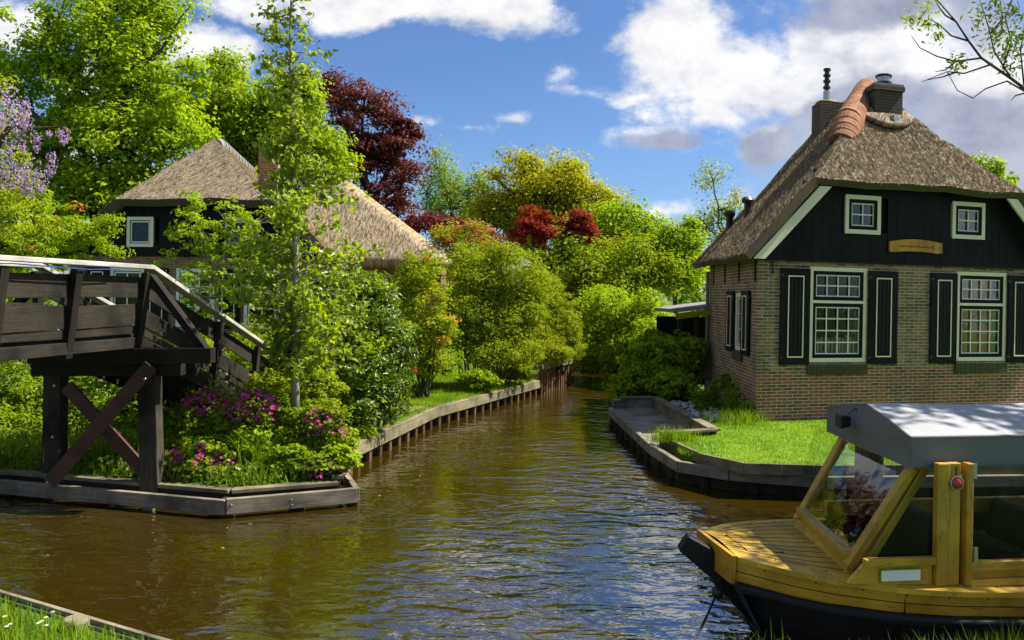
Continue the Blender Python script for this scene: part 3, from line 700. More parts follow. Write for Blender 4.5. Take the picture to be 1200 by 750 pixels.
# ================================================================ COTTAGES
def thatch_roof(name, T, tL, tR, s0, s1, ze, hL, hR, sh, zh, ta, sa, zr, sb, parent, mat='thatch', thick=.30, straw=60000, back_gable=True):
    """hipped-front thatch roof. eaves tL..tR at ze, hip eave hL..hR at zh, ridge (ta, sa..sb, zr)"""
    def nz(p):
        w = mnoise.noise(Vector(p)*1.1)*.07+mnoise.noise(Vector(p)*4.)*.025
        return Vector((p[0]+w*.3, p[1]+w*.3, p[2]+w))
    def patch(m, A, B, C, D, nu, nv, sagv=0.):   # A-B bottom edge, D-C top edge
        rows = []
        for i in range(nv+1):
            v = i/nv; a = Vector(A).lerp(Vector(D), v); b = Vector(B).lerp(Vector(C), v); r = []
            for j in range(nu+1):
                p = a.lerp(b, j/nu); p.z -= sagv*math.sin(math.pi*v); r.append(nz(p))
            rows.append(r)
        m.grid(rows)
    m = MB(T)
    fl = (hL-tL)/(ta-tL)
    EL0, EL1, HL, HLb = (tL, s0, ze), (tL, s1, ze), (hL, sh, zh), (hL, s1, zh)
    ER0, ER1, HR, HRb = (tR, s0, ze), (tR, s1, ze), (hR, sh, zh), (hR, s1, zh)
    A, B = (ta, sa, zr), (ta, sb, zr)
    patch(m, EL1, EL0, HL, HLb, 16, 8, .0); patch(m, HLb, HL, A, B, 16, 16, .06)
    patch(m, ER0, ER1, HRb, HR, 16, 8, .0); patch(m, HR, HRb, B, A, 16, 16, .06)
    # hip face (triangle as degenerate patch)
    patch(m, HL, HR, A, A, 16, 16, .06)
    # back
    patch(m, HRb, HLb, B, B, 8, 8, 0)
    o = m.build(name, mat, parent, smooth=True, merge=True, solid=thick, rim='thatch_cut')
    # loose straw lying on the surface
    me = o.data; me.calc_loop_triangles(); off = np.array(wloc(o))
    V = np.array([v.co for v in me.vertices]); tr = np.array([t.vertices for t in me.loop_triangles]); nn = np.array([t.normal for t in me.loop_triangles]); ar = np.array([t.area for t in me.loop_triangles])
    ar = ar*(nn[:, 2] > .2); idx = RNG.choice(len(tr), straw, p=ar/ar.sum()); r1 = np.sqrt(RNG.random(straw))[:, None]; r2 = RNG.random(straw)[:, None]
    a, b, c = V[tr[idx, 0]], V[tr[idx, 1]], V[tr[idx, 2]]; P = a*(1-r1)+b*r1*(1-r2)+c*r1*r2; n_ = nn[idx]
    dn = np.array([0, 0, -1.])-n_*(-n_[:, 2:3]); dn = nrm(dn)+RNG.normal(size=dn.shape)*.11+n_*RNG.uniform(-.05, .22, (straw, 1))
    P = P+n_*.012+off
    leaves('straw', P, n_+RNG.normal(size=n_.shape)*.3, RNG.uniform(.06, .18, straw), .07, mat, o, 0., axis=dn)
    return o

def wall_cells(m, t0, t1, z0, z1, s, holes, rev=.12, axis='t'):
    """wall quads in the t-z plane at depth s with rectangular openings and their reveals"""
    ts = sorted({t0, t1, *[h[0] for h in holes], *[h[1] for h in holes]}); zs = sorted({z0, z1, *[h[2] for h in holes], *[h[3] for h in holes]})
    def P(t, z, d=0): return (t, s+d, z) if axis == 't' else (s+d, t, z)
    flip = axis != 't'
    for a, b in zip(ts[:-1], ts[1:]):
        for c, d in zip(zs[:-1], zs[1:]):
            if any(h[0] <= (a+b)/2 <= h[1] and h[2] <= (c+d)/2 <= h[3] for h in holes): continue
            q = [P(a, c), P(b, c), P(b, d), P(a, d)]
            m.face(q[::-1] if flip else q)
    for h in holes:
        for (a, c), (b, d) in (((h[0], h[2]), (h[1], h[2])), ((h[1], h[2]), (h[1], h[3])), ((h[1], h[3]), (h[0], h[3])), ((h[0], h[3]), (h[0], h[2]))):
            m.face([P(a, c), P(b, d), P(b, d, rev), P(a, c, rev)])

def window(parent, T, t0, t1, z0, z1, s, sashes, fw=.07, frame='cream', sash='black_clad', bar='white_paint', label=None, axis='t', glass='glass', barw=.022, name='window'):
    """sashes: list of (z0,z1,cols,rows) in fractions of the opening height"""
    def bx(m, a, b, c, d, e, f):
        (m.box(a, b, c, d, e, f) if axis == 't' else m.box(c, d, a, b, e, f))
    m = MB(T)
    bx(m, t0, t0+fw, s-.03, s+.08, z0, z1); bx(m, t1-fw, t1, s-.03, s+.08, z0, z1); bx(m, t0+fw, t1-fw, s-.03, s+.08, z1-fw, z1); bx(m, t0+fw, t1-fw, s-.035, s+.085, z0, z0+fw)
    H = z1-z0
    for (a, b, _, _) in sashes[:-1]: bx(m, t0+fw, t1-fw, s-.025, s+.075, z0+b*H-.025, z0+b*H+.025)
    f = m.build(name, frame, parent, bevel=.004, label=label)
    for k, (a, b, nc, nr) in enumerate(sashes):
        za = z0+a*H+(fw if k == 0 else .025); zb = z0+b*H-(fw if k == len(sashes)-1 else .025)
        x0, x1 = t0+fw+.001, t1-fw-.001; sw = .065 if sash else .02
        m = MB(T)
        if sash:
            bx(m, x0, x0+sw, s-.012, s+.05, za+.001, zb-.001); bx(m, x1-sw, x1, s-.012, s+.05, za+.001, zb-.001); bx(m, x0+sw, x1-sw, s-.012, s+.05, zb-sw, zb-.001); bx(m, x0+sw, x1-sw, s-.012, s+.05, za+.001, za+sw)
            m.build('sash', sash, f, bevel=.003)
        ix0, ix1, iz0, iz1 = x0+sw, x1-sw, za+sw, zb-sw
        m = MB(T); bx(m, ix0-.005, ix1+.005, s+.030, s+.036, iz0-.005, iz1+.005); m.build('pane', glass, f)
        m = MB(T); w = barw
        for i in range(nc+1):
            x = ix0+(ix1-ix0)*i/nc; x = min(max(x, ix0+w/2), ix1-w/2); bx(m, x-w/2, x+w/2, s+.004, s+.026, iz0+.001, iz1-.001)
        for j in range(nr+1):
            z = iz0+(iz1-iz0)*j/nr; z = min(max(z, iz0+w/2), iz1-w/2); bx(m, ix0+.002, ix1-.002, s+.002, s+.024, z-w/2, z+w/2)
        m.build('glazing_bars', bar, f)
    return f
def shutter(parent, T, t0, t1, z0, z1, s, axis='t', th=.045):
    def bx(m, a, b, c, d, e, f): (m.box(a, b, c, d, e, f) if axis == 't' else m.box(c, d, a, b, e, f))
    m = MB(T); bx(m, t0, t1, s-th, s, z0, z1)
    # raised inner board lines
    sh = m.build('shutter', 'black_clad', parent, bevel=.006)
    a, b, c, d = t0+(t1-t0)*.24, t1-(t1-t0)*.22, z0+(z1-z0)*.075, z1-(z1-z0)*.075; w = .022; m = MB(T); y0, y1 = s-th-.012, s-th
    bx(m, a, a+w, y0, y1, c, d); bx(m, b-w, b, y0, y1, c, d); bx(m, a+w, b-w, y0, y1, c, c+w); bx(m, a+w, b-w, y0, y1, d-w, d); m.build('trim', 'cream', sh)
    m = MB(T)
    for k in (1, 2, 3):
        x = a+(b-a)*k/4; bx(m, x-.004, x+.004, s-th-.004, s-th-.001, c+w+.02, d-w-.02)
    m.build('board_joints', 'black_metal', sh)
    m = MB(T)
    for zz in (z0+.12, z1-.12): bx(m, t0+.02, t1-.02, s-th-.006, s-th-.001, zz-.018, zz+.018) if False else bx(m, t0-.02, t0+.05, s-th-.01, s-.01, zz-.018, zz+.018)
    m.build('hinge', 'black_metal', sh); return sh

# ---- right cottage
C0 = G(885, 491, .45); d1 = Vector((.956, .293, 0)); d2 = Vector((.042, .999, 0))
TR = lambda p: Vector((C0.x+d1.x*p[0]+d2.x*p[1], C0.y+d1.y*p[0]+d2.y*p[1], p[2]))
WL = 6.56
H1 = thing('brick_cottage', 'brown brick cottage with thatched roof, black gable and black shutters right of the canal', 'house', tuple(C0))
W1 = (1.06, 2.27, 1.42, 3.10); W2 = (4.31, 5.50, 1.42, 3.10)
m = MB(TR); wall_cells(m, 0, WL, 0, 3.22, 0, [W1, W2]); m.build('wall', 'brick', H1, label='sunless front wall of yellow and brown brick')
sw = (1.02, 1.58, 1.55, 2.62)
m = MB(TR); wall_cells(m, 0, 4.1, 0, 3.35, 0, [sw], axis='s'); m.build('wall', 'brick_side', H1, label='left side wall of dark red brick')
m = MB(TR); m.face([(WL, 0, 0), (WL, 4.1, 0), (WL, 4.1, 3.3), (WL, 0, 3.3)]); m.face([(WL, 4.1, 0), (0, 4.1, 0), (0, 4.1, 3.3), (WL, 4.1, 3.3)])
m.face([(0, 4.1, 3.3), (3.28, 4.1, 6.7), (WL, 4.1, 3.3)][::-1]); m.build('wall', 'brick_side', H1, label='rear brick walls')
m = MB(TR); m.face([(.05, .4, .6), (WL-.05, .4, .6), (WL-.05, 4.05, .6), (.05, 4.05, .6)]); m.build('room_floor', 'brown_wood', H1)
m = MB(TR); m.box(.1, WL-.1, 1.55, 1.6, .6, 3.15); m.build('room_partition', 'black_clad', H1)  # black sheet added behind the windows so the panes look dark
# black boarded gable
m = MB(TR); gz = 3.20
poly = [(-.12, gz), (WL+.12, gz), (WL+.12, gz+.12), (5.62, 4.46), (5.2, 4.8), (1.36, 4.8), (.94, 4.46), (-.12, gz+.12)]
A1 = (1.745, 2.51, 3.71, 4.40); A2 = (4.13, 4.90, 3.71, 4.40)
nb2 = 34
def gtop(t): 
    t = min(t, WL-t); return min(4.85, gz+.14+(t+.12)*1.14)
for k in range(nb2):
    a = -.12+(WL+.24)*k/nb2; b = a+(WL+.24)/nb2-.006
    segs = [(gz, gtop((a+b)/2))]
    for h in (A1, A2):
        if a < h[1]-.03 and b > h[0]+.03: segs = [(gz, h[2]+.03), (h[3]-.03, gtop((a+b)/2))]
    for z0, z1 in segs:
        if z1-z0 > .01: m.box(a, b, -.05-random.random()*.004, -.012, z0, z1)
m.build('gable_boarding', 'black_clad', H1)
m = MB(TR); m.face([(0, .02, 3.2), (WL, .02, 3.2), (5.6, .02, 4.5), (.95, .02, 4.5)]) ; m.build('gable_backing', 'black_clad', H1)
m = MB(TR); m.box(-.12, WL+.12, -.07, -.052, gz-.02, gz+.035); m.build('gable_drip_board', 'black_clad', H1)
for sg in (0, 1):
    X = (lambda t: t) if sg == 0 else (lambda t: WL-t)
    m = MB(TR); a0, a1, b0, b1 = (-.20, 3.19), (.03, 3.19), (1.33, 4.47), (1.09, 4.47)
    pl = [(X(p[0]), p[1]) for p in (a0, a1, b0, b1)]
    f = [(x, -.36, z) for x, z in pl]; g = [(x, -.31, z) for x, z in pl]; m.face(f); m.face(g[::-1])
    for k in range(4): m.face([f[k], f[(k+1) % 4], g[(k+1) % 4], g[k]])
    m.build('bargeboard', 'cream', H1)
window(H1, TR, *W1[:2], *W1[2:], .03, [(0, .635, 4, 4), (.635, 1, 4, 2)], label='white framed multi-pane window nearer the corner')
window(H1, TR, *W2[:2], *W2[2:], .03, [(0, .635, 4, 4), (.635, 1, 4, 2)], label='white framed multi-pane window with red curtain behind')
for A in (A1, A2): window(H1, TR, *A, -.05, [(0, 1, 2, 2)], fw=.075, label=None)
window(H1, TR, sw[0], sw[1], sw[2], sw[3], .03, [(0, 1, 2, 3)], axis='s', sash=None, label='small side window in the left wall')
for a, b in ((.45, 1.05), (2.30, 2.93), (3.68, 4.29), (5.52, 6.14)): shutter(H1, TR, a, b, 1.38, 3.06, -.012)
for a, b in ((.42, .98), (1.62, 2.2)): shutter(H1, TR, a, b, 1.50, 2.66, -.012, axis='s')
M['brick_sill'] = m_brick('soldier_brick', (.12, .10, .05), (.09, .08, .045), (.06, .07, .03))
for a, b in ((1.03, 2.30), (4.28, 5.53)):
    m = MB(TR); n_ = 21
    for k in range(n_): x = a+(b-a)*k/n_; m.box(x, x+(b-a)/n_-.008, -.05, .0, 1.20, 1.375)
    m.build('sill', 'brick_sill', H1, bevel=.004)
m = MB(TR)
for k in range(8): y = .95+k*.09; m.box(-.05, 0, y, y+.08, 1.36, 1.52)
m.build('sill', 'brick_sill', H1, bevel=.004)
m = MB(TR)
for a0_, a1_ in ((4.62, 4.90), (4.98, 5.20), (4.38, 4.50)):
    for k in range(5): x_ = a0_+(a1_-a0_)*k/4; m.tube([(x_, .12+.02*(k % 2), 1.45), (x_, .12, 3.0)], .032, 6)
m.build('curtain', 'curtain', H1)
m = MB(TR)
for k in range(15): x_ = 1.14+1.06*k/14; m.tube([(x_, .12+.015*(k % 2), 1.48), (x_, .12, (3.0 if k in (0, 1, 13, 14) else 1.86)+.04*math.sin(k*2.))], .03, 6)
m.build('net_curtain', 'net', H1)
m = MB(TR)
for t_, s_ in ((-.02, .12), (-.02, 1.3), (-.02, 2.5), (-.02, 3.6)): m.box(t_-.01, t_+.018, s_, s_+.03, 2.82, 3.2)
m.box(.28, .31, -.03, 0, 2.95, 3.25); m.build('wall_anchors', 'black_metal', H1)
m = MB(TR); m.tube([(-.07, 4.0, .4), (-.07, 4.0, 3.1)], .045, 10); m.build('drainpipe', 'slate', H1)
# wooden name board, only worn carving
sg = MB(TR); r0, r1 = [], []
K = 14
for i in range(K+1):
    x = 2.70+1.19*i/K; e = math.sin(math.pi*i/K); r0.append((x, 3.40+.035*e+(.02 if i in (0, K) else 0))); r1.append((x, 3.60+.055*e))
F_ = [(x, -.10, z) for x, z in r0]+[(x, -.10, z) for x, z in reversed(r1)]; B_ = [(p[0], -.055, p[2]) for p in F_]
for i in range(K):
    a, b, c, d = (r0[i], r0[i+1], r1[i+1], r1[i]); sg.face([(p[0], -.10, p[1]) for p in (a, b, c, d)])
for i in range(len(F_)): sg.face([F_[i], B_[i], B_[(i+1) % len(F_)], F_[(i+1) % len(F_)]])
S1 = thing('name_board', 'arched ochre wooden board with worn carving on the black gable', 'sign', tuple(TR((3.3, -.1, 3.4))))
sg.build('board', 'sign_wood', S1)
m = MB(TR); px = None
pts = [(2.9+.8*i/60, -.104, 3.52+.012*math.sin(i*1.7)+.01*math.sin(i*.61)) for i in range(61)]; m.tube(pts, .0045, 4); m.build('worn_carving', 'brown_wood', S1)
R1 = thatch_roof('roof', TR, -.38, WL+.38, -.40, 4.45, 3.27, .97, WL-.97, -.42, 4.60, 3.28, 2.15, 7.06, 4.1, H1, thick=.14)
# tile roll on the upper left hip, thatch cap
def T1(px, py, s, zz=None): return None
ha, hb = Vector((.97, -.42, 4.60)), Vector((3.28, 2.15, 7.06))
m = MB(TR)
nR = 17
for k in range(nR):
    u0, u1 = .49+.50*k/nR, .49+.50*(k+1.25)/nR; p, q_ = ha.lerp(hb, u0), ha.lerp(hb, u1); dz = -.14-.12*max(0, 4-k)/2; dz2 = -.14-.12*max(0, 3-k)/2; m.tube([p+Vector((-.05, .03, dz)), q_+Vector((-.05, .03, dz2))], [.335-.002*k, .328-.002*k], 24)
m.build('hip_tiles', 'tile', R1, smooth=False, bevel=.01)
m = MB(TR); a, b = ha.lerp(hb, .44), ha.lerp(hb, .95)
m.tube([a+Vector((-.27, .16, -.26)), b+Vector((-.27, .12, -.2))], .035, 8); m.build('hip_mortar', 'slate', R1)
m = MB(TR)      # thatch cap in front of the chimney
rows = []
for j in range(7):
    v = j/6; r = []
    for i in range(13):
        u_ = i/12; w = .66-.16*v; s__ = .92+.5*v+.30*(2*abs(u_-.5))**2*(1-v)-.05; r.append((3.28+(u_-.5)*2*w, s__, 4.60+.957*(s__+.42)+.075+.03*math.sin(math.pi*u_)))
    rows.append(r)
m.grid(rows); m.build('thatch_cap', 'thatch', R1, smooth=True, solid=.07)
ch = MB(TR); ch.box(2.95, 3.62, 1.20, 1.85, 5.9, 6.78); ch.box(2.91, 3.66, 1.16, 1.89, 6.70, 6.79); o = ch.build('chimney', 'brick_dark', H1, bevel=.015, label='front brick chimney with metal flue pot')
m = MB(TR); m.box(2.93, 3.64, 1.18, 1.87, 6.79, 6.84); m.build('capping', 'slate', o)
m = MB(TR); m.tube([(3.3, 1.5, 6.84), (3.3, 1.5, 6.93)], .11, 14); m.build('flue_base', 'tile', o)
m = MB(TR); m.tube([(3.3, 1.5, 6.92), (3.3, 1.5, 7.04)], [.15, .15], 14); m.build('flue_pot', 'steel', o, smooth=False)
m = MB(TR); m.tube([(3.3, 1.5, 6.90), (3.3, 1.5, 6.93)], .19, 14); m.tube([(3.3, 1.5, 7.05), (3.3, 1.5, 7.075)], .19, 14); m.build('flue_rim', 'black_metal', o)
m = MB(TR); m.beam((3.28, 1.05, 6.12), (3.45, 1.10, 6.08), .16, .12); m.build('lead_flashing', 'steel', o, bevel=.01)
ch = MB(TR); ch.box(2.52, 3.1, 3.3, 3.9, 5.9, 6.95); o = ch.build('chimney', 'brick_dark', H1, bevel=.015, label='rear brick chimney with tall black pipe')
m = MB(TR); m.sphere((2.8, 3.6, 6.96), .3, .3, .07, 12, 6); m.build('lichen', 'petal_yellow', o, smooth=True)
m = MB(TR); m.tube([(2.75, 3.5, 6.95), (2.75, 3.5, 7.22)], .085, 12); m.build('flue_base', 'steel', o)
m = MB(TR); m.tube([(2.75, 3.5, 7.2), (2.75, 3.5, 7.7)], .06, 12)
for z in (7.28, 7.42, 7.55, 7.68): m.tube([(2.75, 3.5, z), (2.75, 3.5, z+.04)], .095, 12)
m.build('flue_pipe', 'black_metal', o)
for (t_, s_) in ((.62, 3.0), (.42, 3.9)):
    zz = 3.27+(t_+.38)*.99-.1
    m = MB(TR); m.tube([(t_, s_, zz-.1), (t_, s_, zz+.42)], .085, 12); o = m.build('vent_pipe', 'black_metal', H1); m = MB(TR); m.tube([(t_, s_, zz+.38), (t_, s_, zz+.44), (t_, s_, zz+.5)], [.14, .15, .10], 12); m.build('vent_cowl', 'black_metal', o)

# ---- lean-to behind the right cottage
LT = thing('lean_to_shed', 'open dark lean-to with grey roof edge behind the brick cottage', 'shed', (4.3, 19.2, .4))
m = MB(); m.beam((3.55, 19.0, 2.22), (5.0, 19.0, 2.42), 2.4, .08); m.build('roof', 'slate', LT)
m = MB(); m.beam((3.6, 17.78, 2.10), (4.4, 17.78, 2.22), .04, .13); m.build('fascia', 'leaf_oak', LT)
for x in (3.72, 4.1): m = MB(); m.beam((x, 17.95, .38), (x, 17.95, 2.12), .09, .09); m.build('post', 'brown_wood', LT)
m = MB(); m.beam((3.6, 20.1, 1.2), (5.2, 20.1, 1.2), .06, 1.7); m.build('back_wall', 'black_clad', LT)

# ---- left farmhouse
CL = Vector((-10.75, 19.85, .45)); e1 = Vector((.986, -.165, 0)); e2 = Vector((-.15, .989, 0))
TL = lambda p: Vector((CL.x+e1.x*p[0]+e2.x*p[1], CL.y+e1.y*p[0]+e2.y*p[1], p[2]))
H2 = thing('thatched_farmhouse', 'thatched farmhouse with black boarded gable behind the bridge and young tree', 'house', tuple(CL))
lw = [(1.0, 1.9, 1.6, 3.0), (2.75, 3.75, 1.6, 3.0), (4.5, 5.4, 1.6, 3.0)]
m = MB(TL); wall_cells(m, -.1, 6.5, 0, 3.32, 0, lw); m.build('wall', 'brick_red', H2, label='orange-brown brick front wall')
m = MB(TL); wall_cells(m, 0, 9, 0, 3.3, -.1, [], axis='s'); m.face([(6.5, 0, 0), (6.5, 9, 0), (6.5, 9, 3.3), (6.5, 0, 3.3)]); m.build('wall', 'brick_red', H2, label='side walls of the farmhouse')
m = MB(TL)
def gt2(t): t = min(t+.1, 6.5-t); return min(4.45, 3.4+t*1.0)
la = [(1.45, 2.15, 3.5, 4.22), (4.0, 4.7, 3.5, 4.22)]
for k in range(30):
    a = -.15+6.7*k/30; b = a+6.7/30-.008; segs = [(3.28, gt2((a+b)/2))]
    for h in la:
        if a < h[1]-.03 and b > h[0]+.03: segs = [(3.28, h[2]+.03), (h[3]-.03, gt2((a+b)/2))]
    for z0, z1 in segs:
        if z1-z0 > .02: m.box(a, b, -.06, -.01, z0, z1)
m.build('gable_boarding', 'black_clad', H2)
for A in la: window(H2, TL, *A, -.06, [(0, 1, 1, 1)], fw=.08, sash=None, barw=.03)
for A in lw: window(H2, TL, *A, .03, [(0, .65, 2, 2), (.65, 1, 2, 1)], fw=.08, sash=None, bar='white_paint', frame='white_paint', barw=.035)
for a, b in ((.35, .97), (1.93, 2.55), (3.8, 4.4)): shutter(H2, TL, a, b, 1.58, 3.0, -.012)
for a, b in (((-.42, -.15, 3.1), (1.12, -.15, 4.3)), ((6.9, -.15, 3.1), (5.4, -.15, 4.3))):
    m = MB(TL); m.beam(a, b, .05, .2); m.build('bargeboard', 'cream', H2)
R2 = thatch_roof('roof', TL, -.45, 6.85, -.4, 9.2, 3.2, 1.25, 5.15, -.42, 4.62, 3.2, 2.0, 6.5, 8.8, H2, straw=40000, thick=.2)
m = MB(TL)
for k in range(14):
    a = Vector((3.2, 2.1+.5*k, 6.40)); m.tube([a+Vector((0, 0, -.12 if k == 0 else 0)), a+Vector((0, .54, .0))], [.22, .20], 12)
m.build('ridge_tiles', 'slate', R2)
m = MB(TL); m.box(4.35, 4.9, 2.6, 3.1, 5.0, 6.35); m.build('chimney', 'brick_red', H2, label='orange brick chimney lit by the sun')
# rear barn wing: slope towards us with a straw verge running down to the right
H3 = thing('thatched_barn', 'long thatched barn roof with pale straw verge behind the shrubs on the left', 'barn', (-6.5, 26, .4))
bA, bB = U(525, 316, 25.0), U(352, 182, 29.2)        # verge foot and head
lx = -9.8
m = MB()
rows = []
for j in range(17):
    v = j/16; e = Vector((lx, bA.y, bA.z)).lerp(Vector((lx, bB.y, bB.z)), v); w = bA.lerp(bB, v)
    rows.append([e.lerp(w, i/20)+Vector((0, 0, .05*mnoise.noise(Vector((i*.6, j*.6, 3))))) for i in range(21)])
m.grid(rows); R3 = m.build('roof', 'thatch', H3, smooth=True, solid=-.28)
m = MB(); m.beam(bA+Vector((.05, -.05, .1)), bB+Vector((.05, -.05, .1)), .46, .18, up=(0, -.6, .8)); m.build('straw_verge', 'thatch_new', R3, bevel=.03)
m = MB(); nx, ny = bA.x-.35, bA.y+.45
m.face([(lx, ny, .3), (nx, ny, .3), (nx, ny, bA.z+.15), (lx, ny, bA.z+.15)])
m.face([(nx, ny, .3), (nx, ny+9, .3), (nx, ny+9, bA.z), (nx, ny, bA.z)]); m.face([(nx, ny, bA.z-.1), (nx, ny+9, bA.z-.1), (bB.x, bB.y, bB.z-.2)])
m.build('wall', 'brick_red', H3, label='brick barn wall under the eave')
m = MB(); m.grid([[Vector((lx, bB.y, bB.z)), bB], [Vector((lx, bB.y+4.3, bA.z)), Vector((bA.x, bB.y+4.3, bA.z))]]); m.build('rear_roof_slope', 'thatch', H3, solid=.25)
for px, py in ((410, 270), (432, 287)):
    y = 25+(29.2-25)*.38 if py == 270 else 25+(29.2-25)*.26; c = U(px, py, y-.15)
    m = MB(); m.beam(c+Vector((-.28, 0, .06)), c+Vector((.28, 0, .06)), .42, .05, up=(0, -.7, .71)); o = m.build('skylight', 'slate', R3); m = MB(); m.beam(c+Vector((-.22, -.03, .09)), c+Vector((.22, -.03, .09)), .3, .03, up=(0, -.7, .71)); m.build('pane', 'steel', o)
for px in (440, 452):
    p = U(px, 320, ny-.05); m = MB(); m.box(p.x-.07, p.x+.07, ny-.07, ny-.02, 1.6, 2.95); m.build('window_post', 'white_paint', H3)
m = MB(); p = U(446, 320, ny); m.box(p.x-.1, p.x+1.0, ny-.03, ny-.01, 1.6, 2.9); m.build('pane', 'glass', H3)
# little roof corner among the hedges further right
H4 = thing('garden_shed', 'small shed with grey pitched roof peeping out between the garden shrubs', 'shed', (1.2, 30, .4))
a, b = U(664, 343, 29), U(622, 304, 31); 
m = MB(); m.grid([[Vector((a.x-3.4, a.y, a.z)), a], [Vector((b.x-2.2, b.y, b.z)), b]]); m.grid([[Vector((b.x-2.2, b.y, b.z)), b], [Vector((a.x-3.4, b.y+2, a.z)), Vector((a.x, b.y+2, a.z))]]); m.build('roof', 'slate', H4, solid=.12)
m = MB(); m.box(a.x-3.1, a.x-.3, 29.3, 32.5, .3, a.z); m.build('wall', 'black_clad', H4)

# ================================================================ FOOTBRIDGE
BR = thing('wooden_footbridge', 'dark tarred wooden footbridge with pale handrails crossing to the flower bed', 'bridge', (-4.8, 8, 0))
d0, d1b = U(0, 313, 7.3), U(165, 313, 9.35)
bdir = (Vector((d1b.x, d1b.y, 0))-Vector((d0.x, d0.y, 0))).normalized(); bside = Vector((-bdir.y, bdir.x, 0))     # bside points left
Pb = Vector((d1b.x, d1b.y, 0))                                                              # right-hand rail line, at the top of the ramp
def bp(s, w, z): return Pb+bdir*s+bside*w+Vector((0, 0, z))     # s along (0 = ramp top, negative towards us), w to the left
WB = 1.25
rail = U(172, 313, 9.35).z; zd = 1.92
zend, send = .95, 3.1
slope_z = lambda s, z: z if s < 0 else z-(rail-U(322, 410, 12.5).z)*s/3.15
for w, side in ((0, 1), (WB, -1)):
    lean = -.09*side
    def top(s): return bp(s, w+lean, slope_z(s, rail-.03))
    # posts
    for s, h in ((-4.6, 1), (-3.3, 1), (-2.15, 1), (-1.18, 1), (-.02, 1), (1.65, 1), (2.75, 1), (3.55, 1)):
        zb = slope_z(s, 1.84); m = MB(); m.beam(bp(s, w+.02*side, zb-(.3 if s > 1 else .06)), bp(s, w+lean, slope_z(s, rail-.07)), .10, .075, up=bside); m.build('rail_post', 'dark_wood' if s < 1 else 'brown_wood', BR, bevel=.006)
    # infill boards
    for zc, hh in ((2.515, .235), (2.195, .235), (2.02, .09)):
        ll = lean*(zc-1.7)/1.05
        for s0_, s1_ in ((-4.7, -2.2), (-2.2, -1.2), (-1.2, -.03)):
            m = MB(); m.beam(bp(s0_+.01, w+ll+.05*side, zc+random.uniform(-.012, .012)), bp(s1_-.01, w+ll+.05*side, zc+random.uniform(-.012, .012)), .025, hh); m.build('rail_board', 'brown_wood', BR, bevel=.004)
        if zc > 2: m = MB(); m.beam(bp(.0, w+ll+.05*side, zc), bp(3.6, w+ll+.05*side, slope_z(3.6, zc)), .025, hh*.85); m.build('rail_board', 'brown_wood', BR, bevel=.004)
    m = MB(); m.beam(bp(-4.8, w, 1.88), bp(0, w, 1.88), .05, .12); m.build('edge_beam', 'brown_wood', BR, bevel=.005)
    m = MB(); m.beam(bp(0, w, 1.82), bp(3.6, w, slope_z(3.6, 1.82)), .06, .22); m.build('ramp_string', 'dark_wood', BR, bevel=.005)
    m = MB(); m.beam(bp(-4.8, w+lean, rail), bp(.02, w+lean, rail), .14, .05); m.build('handrail', 'silver_wood', BR, bevel=.008)
    m = MB(); m.beam(bp(.02, w+lean, rail), bp(3.65, w+lean, slope_z(3.65, rail)), .14, .05); m.build('handrail', 'silver_wood', BR, bevel=.008)
    m = MB(); m.tube([bp(-4.8, w+lean-.06*side, rail-.05)]+[bp(-4.6+k*.5, w+lean-.06*side, rail-.055-.012*math.sin(k*2.1)) for k in range(9)], .007, 5); m.build('blue_cable', 'blue', BR)
    # outrigger strut
    m = MB(); m.beam(bp(.05, w+lean, rail-.10), bp(.08, w-.78*side, 1.80), .085, .11, up=bdir); m.build('outrigger_strut', 'dark_wood', BR, bevel=.006)
m = MB(); m.tube([bp(1.5, -.02, slope_z(1.5, rail-.1)), bp(1.62, -.04, slope_z(1.6, rail-.12)), bp(1.64, -.03, slope_z(1.6, rail-.45))], .022, 8); m.build('drain_elbow', 'black_metal', BR, smooth=True)
for k in range(38):
    s = -4.75+k*.125; m = MB(); m.beam(bp(s, .06, 1.955), bp(s, WB-.06, 1.955), .115, .035); m.build('deck_plank', 'brown_wood', BR)
for k in range(12):
    s = .15+k*.28; m = MB(); m.beam(bp(s, .05, slope_z(s, 1.92)), bp(s, WB-.05, slope_z(s, 1.92)), .25, .04); m.build('tread', 'brown_wood', BR)
    m = MB(); m.beam(bp(s-.1, .05, slope_z(s, 1.83)), bp(s-.1, WB-.05, slope_z(s, 1.83)), .025, .13); m.build('riser', 'dark_wood', BR)
# trestle: cross beam, posts, braces
tb = U(180, 420, 9.3); ta = U(64, 430, 9.3)
def tp(px, py, D=9.3): return U(px, py, D)
m = MB(); a, b = tp(36, 417, 9.28), tp(250, 416.5, 9.28); m.beam(a, b, .16, .175); m.build('cross_beam', 'dark_wood', BR, bevel=.01)
m = MB(); a, b = tp(40, 432, 9.42), tp(215, 432, 9.42); m.beam(a, b, .14, .16); m.build('cross_beam', 'dark_wood', BR, bevel=.01)
m = MB(); a, b = tp(48, 432, 10.1), tp(232, 432, 10.1); m.beam(a, b, .14, .16); m.build('cross_beam', 'dark_wood', BR, bevel=.01)
for px0, px1 in ((66, 63), (175, 181)):
    a = U(px0, 425, 9.38); b = U(px1, 600, 9.30); m = MB(); DD = 9.42 if px0 > 100 else 9.86; a = U(px0, 425, DD); b = U(px1, 600, DD); m.beam((a.x, DD, a.z), (b.x, DD, -.6), .215, .19, up=(0, 1, 0)); m.build('trestle_post', 'post_wood', BR, bevel=.012)
a, b = U(178, 428, 9.14), U(58, 566, 9.14); m = MB(); m.beam(a, b, .05, .19, up=(0, 1, 0)); 
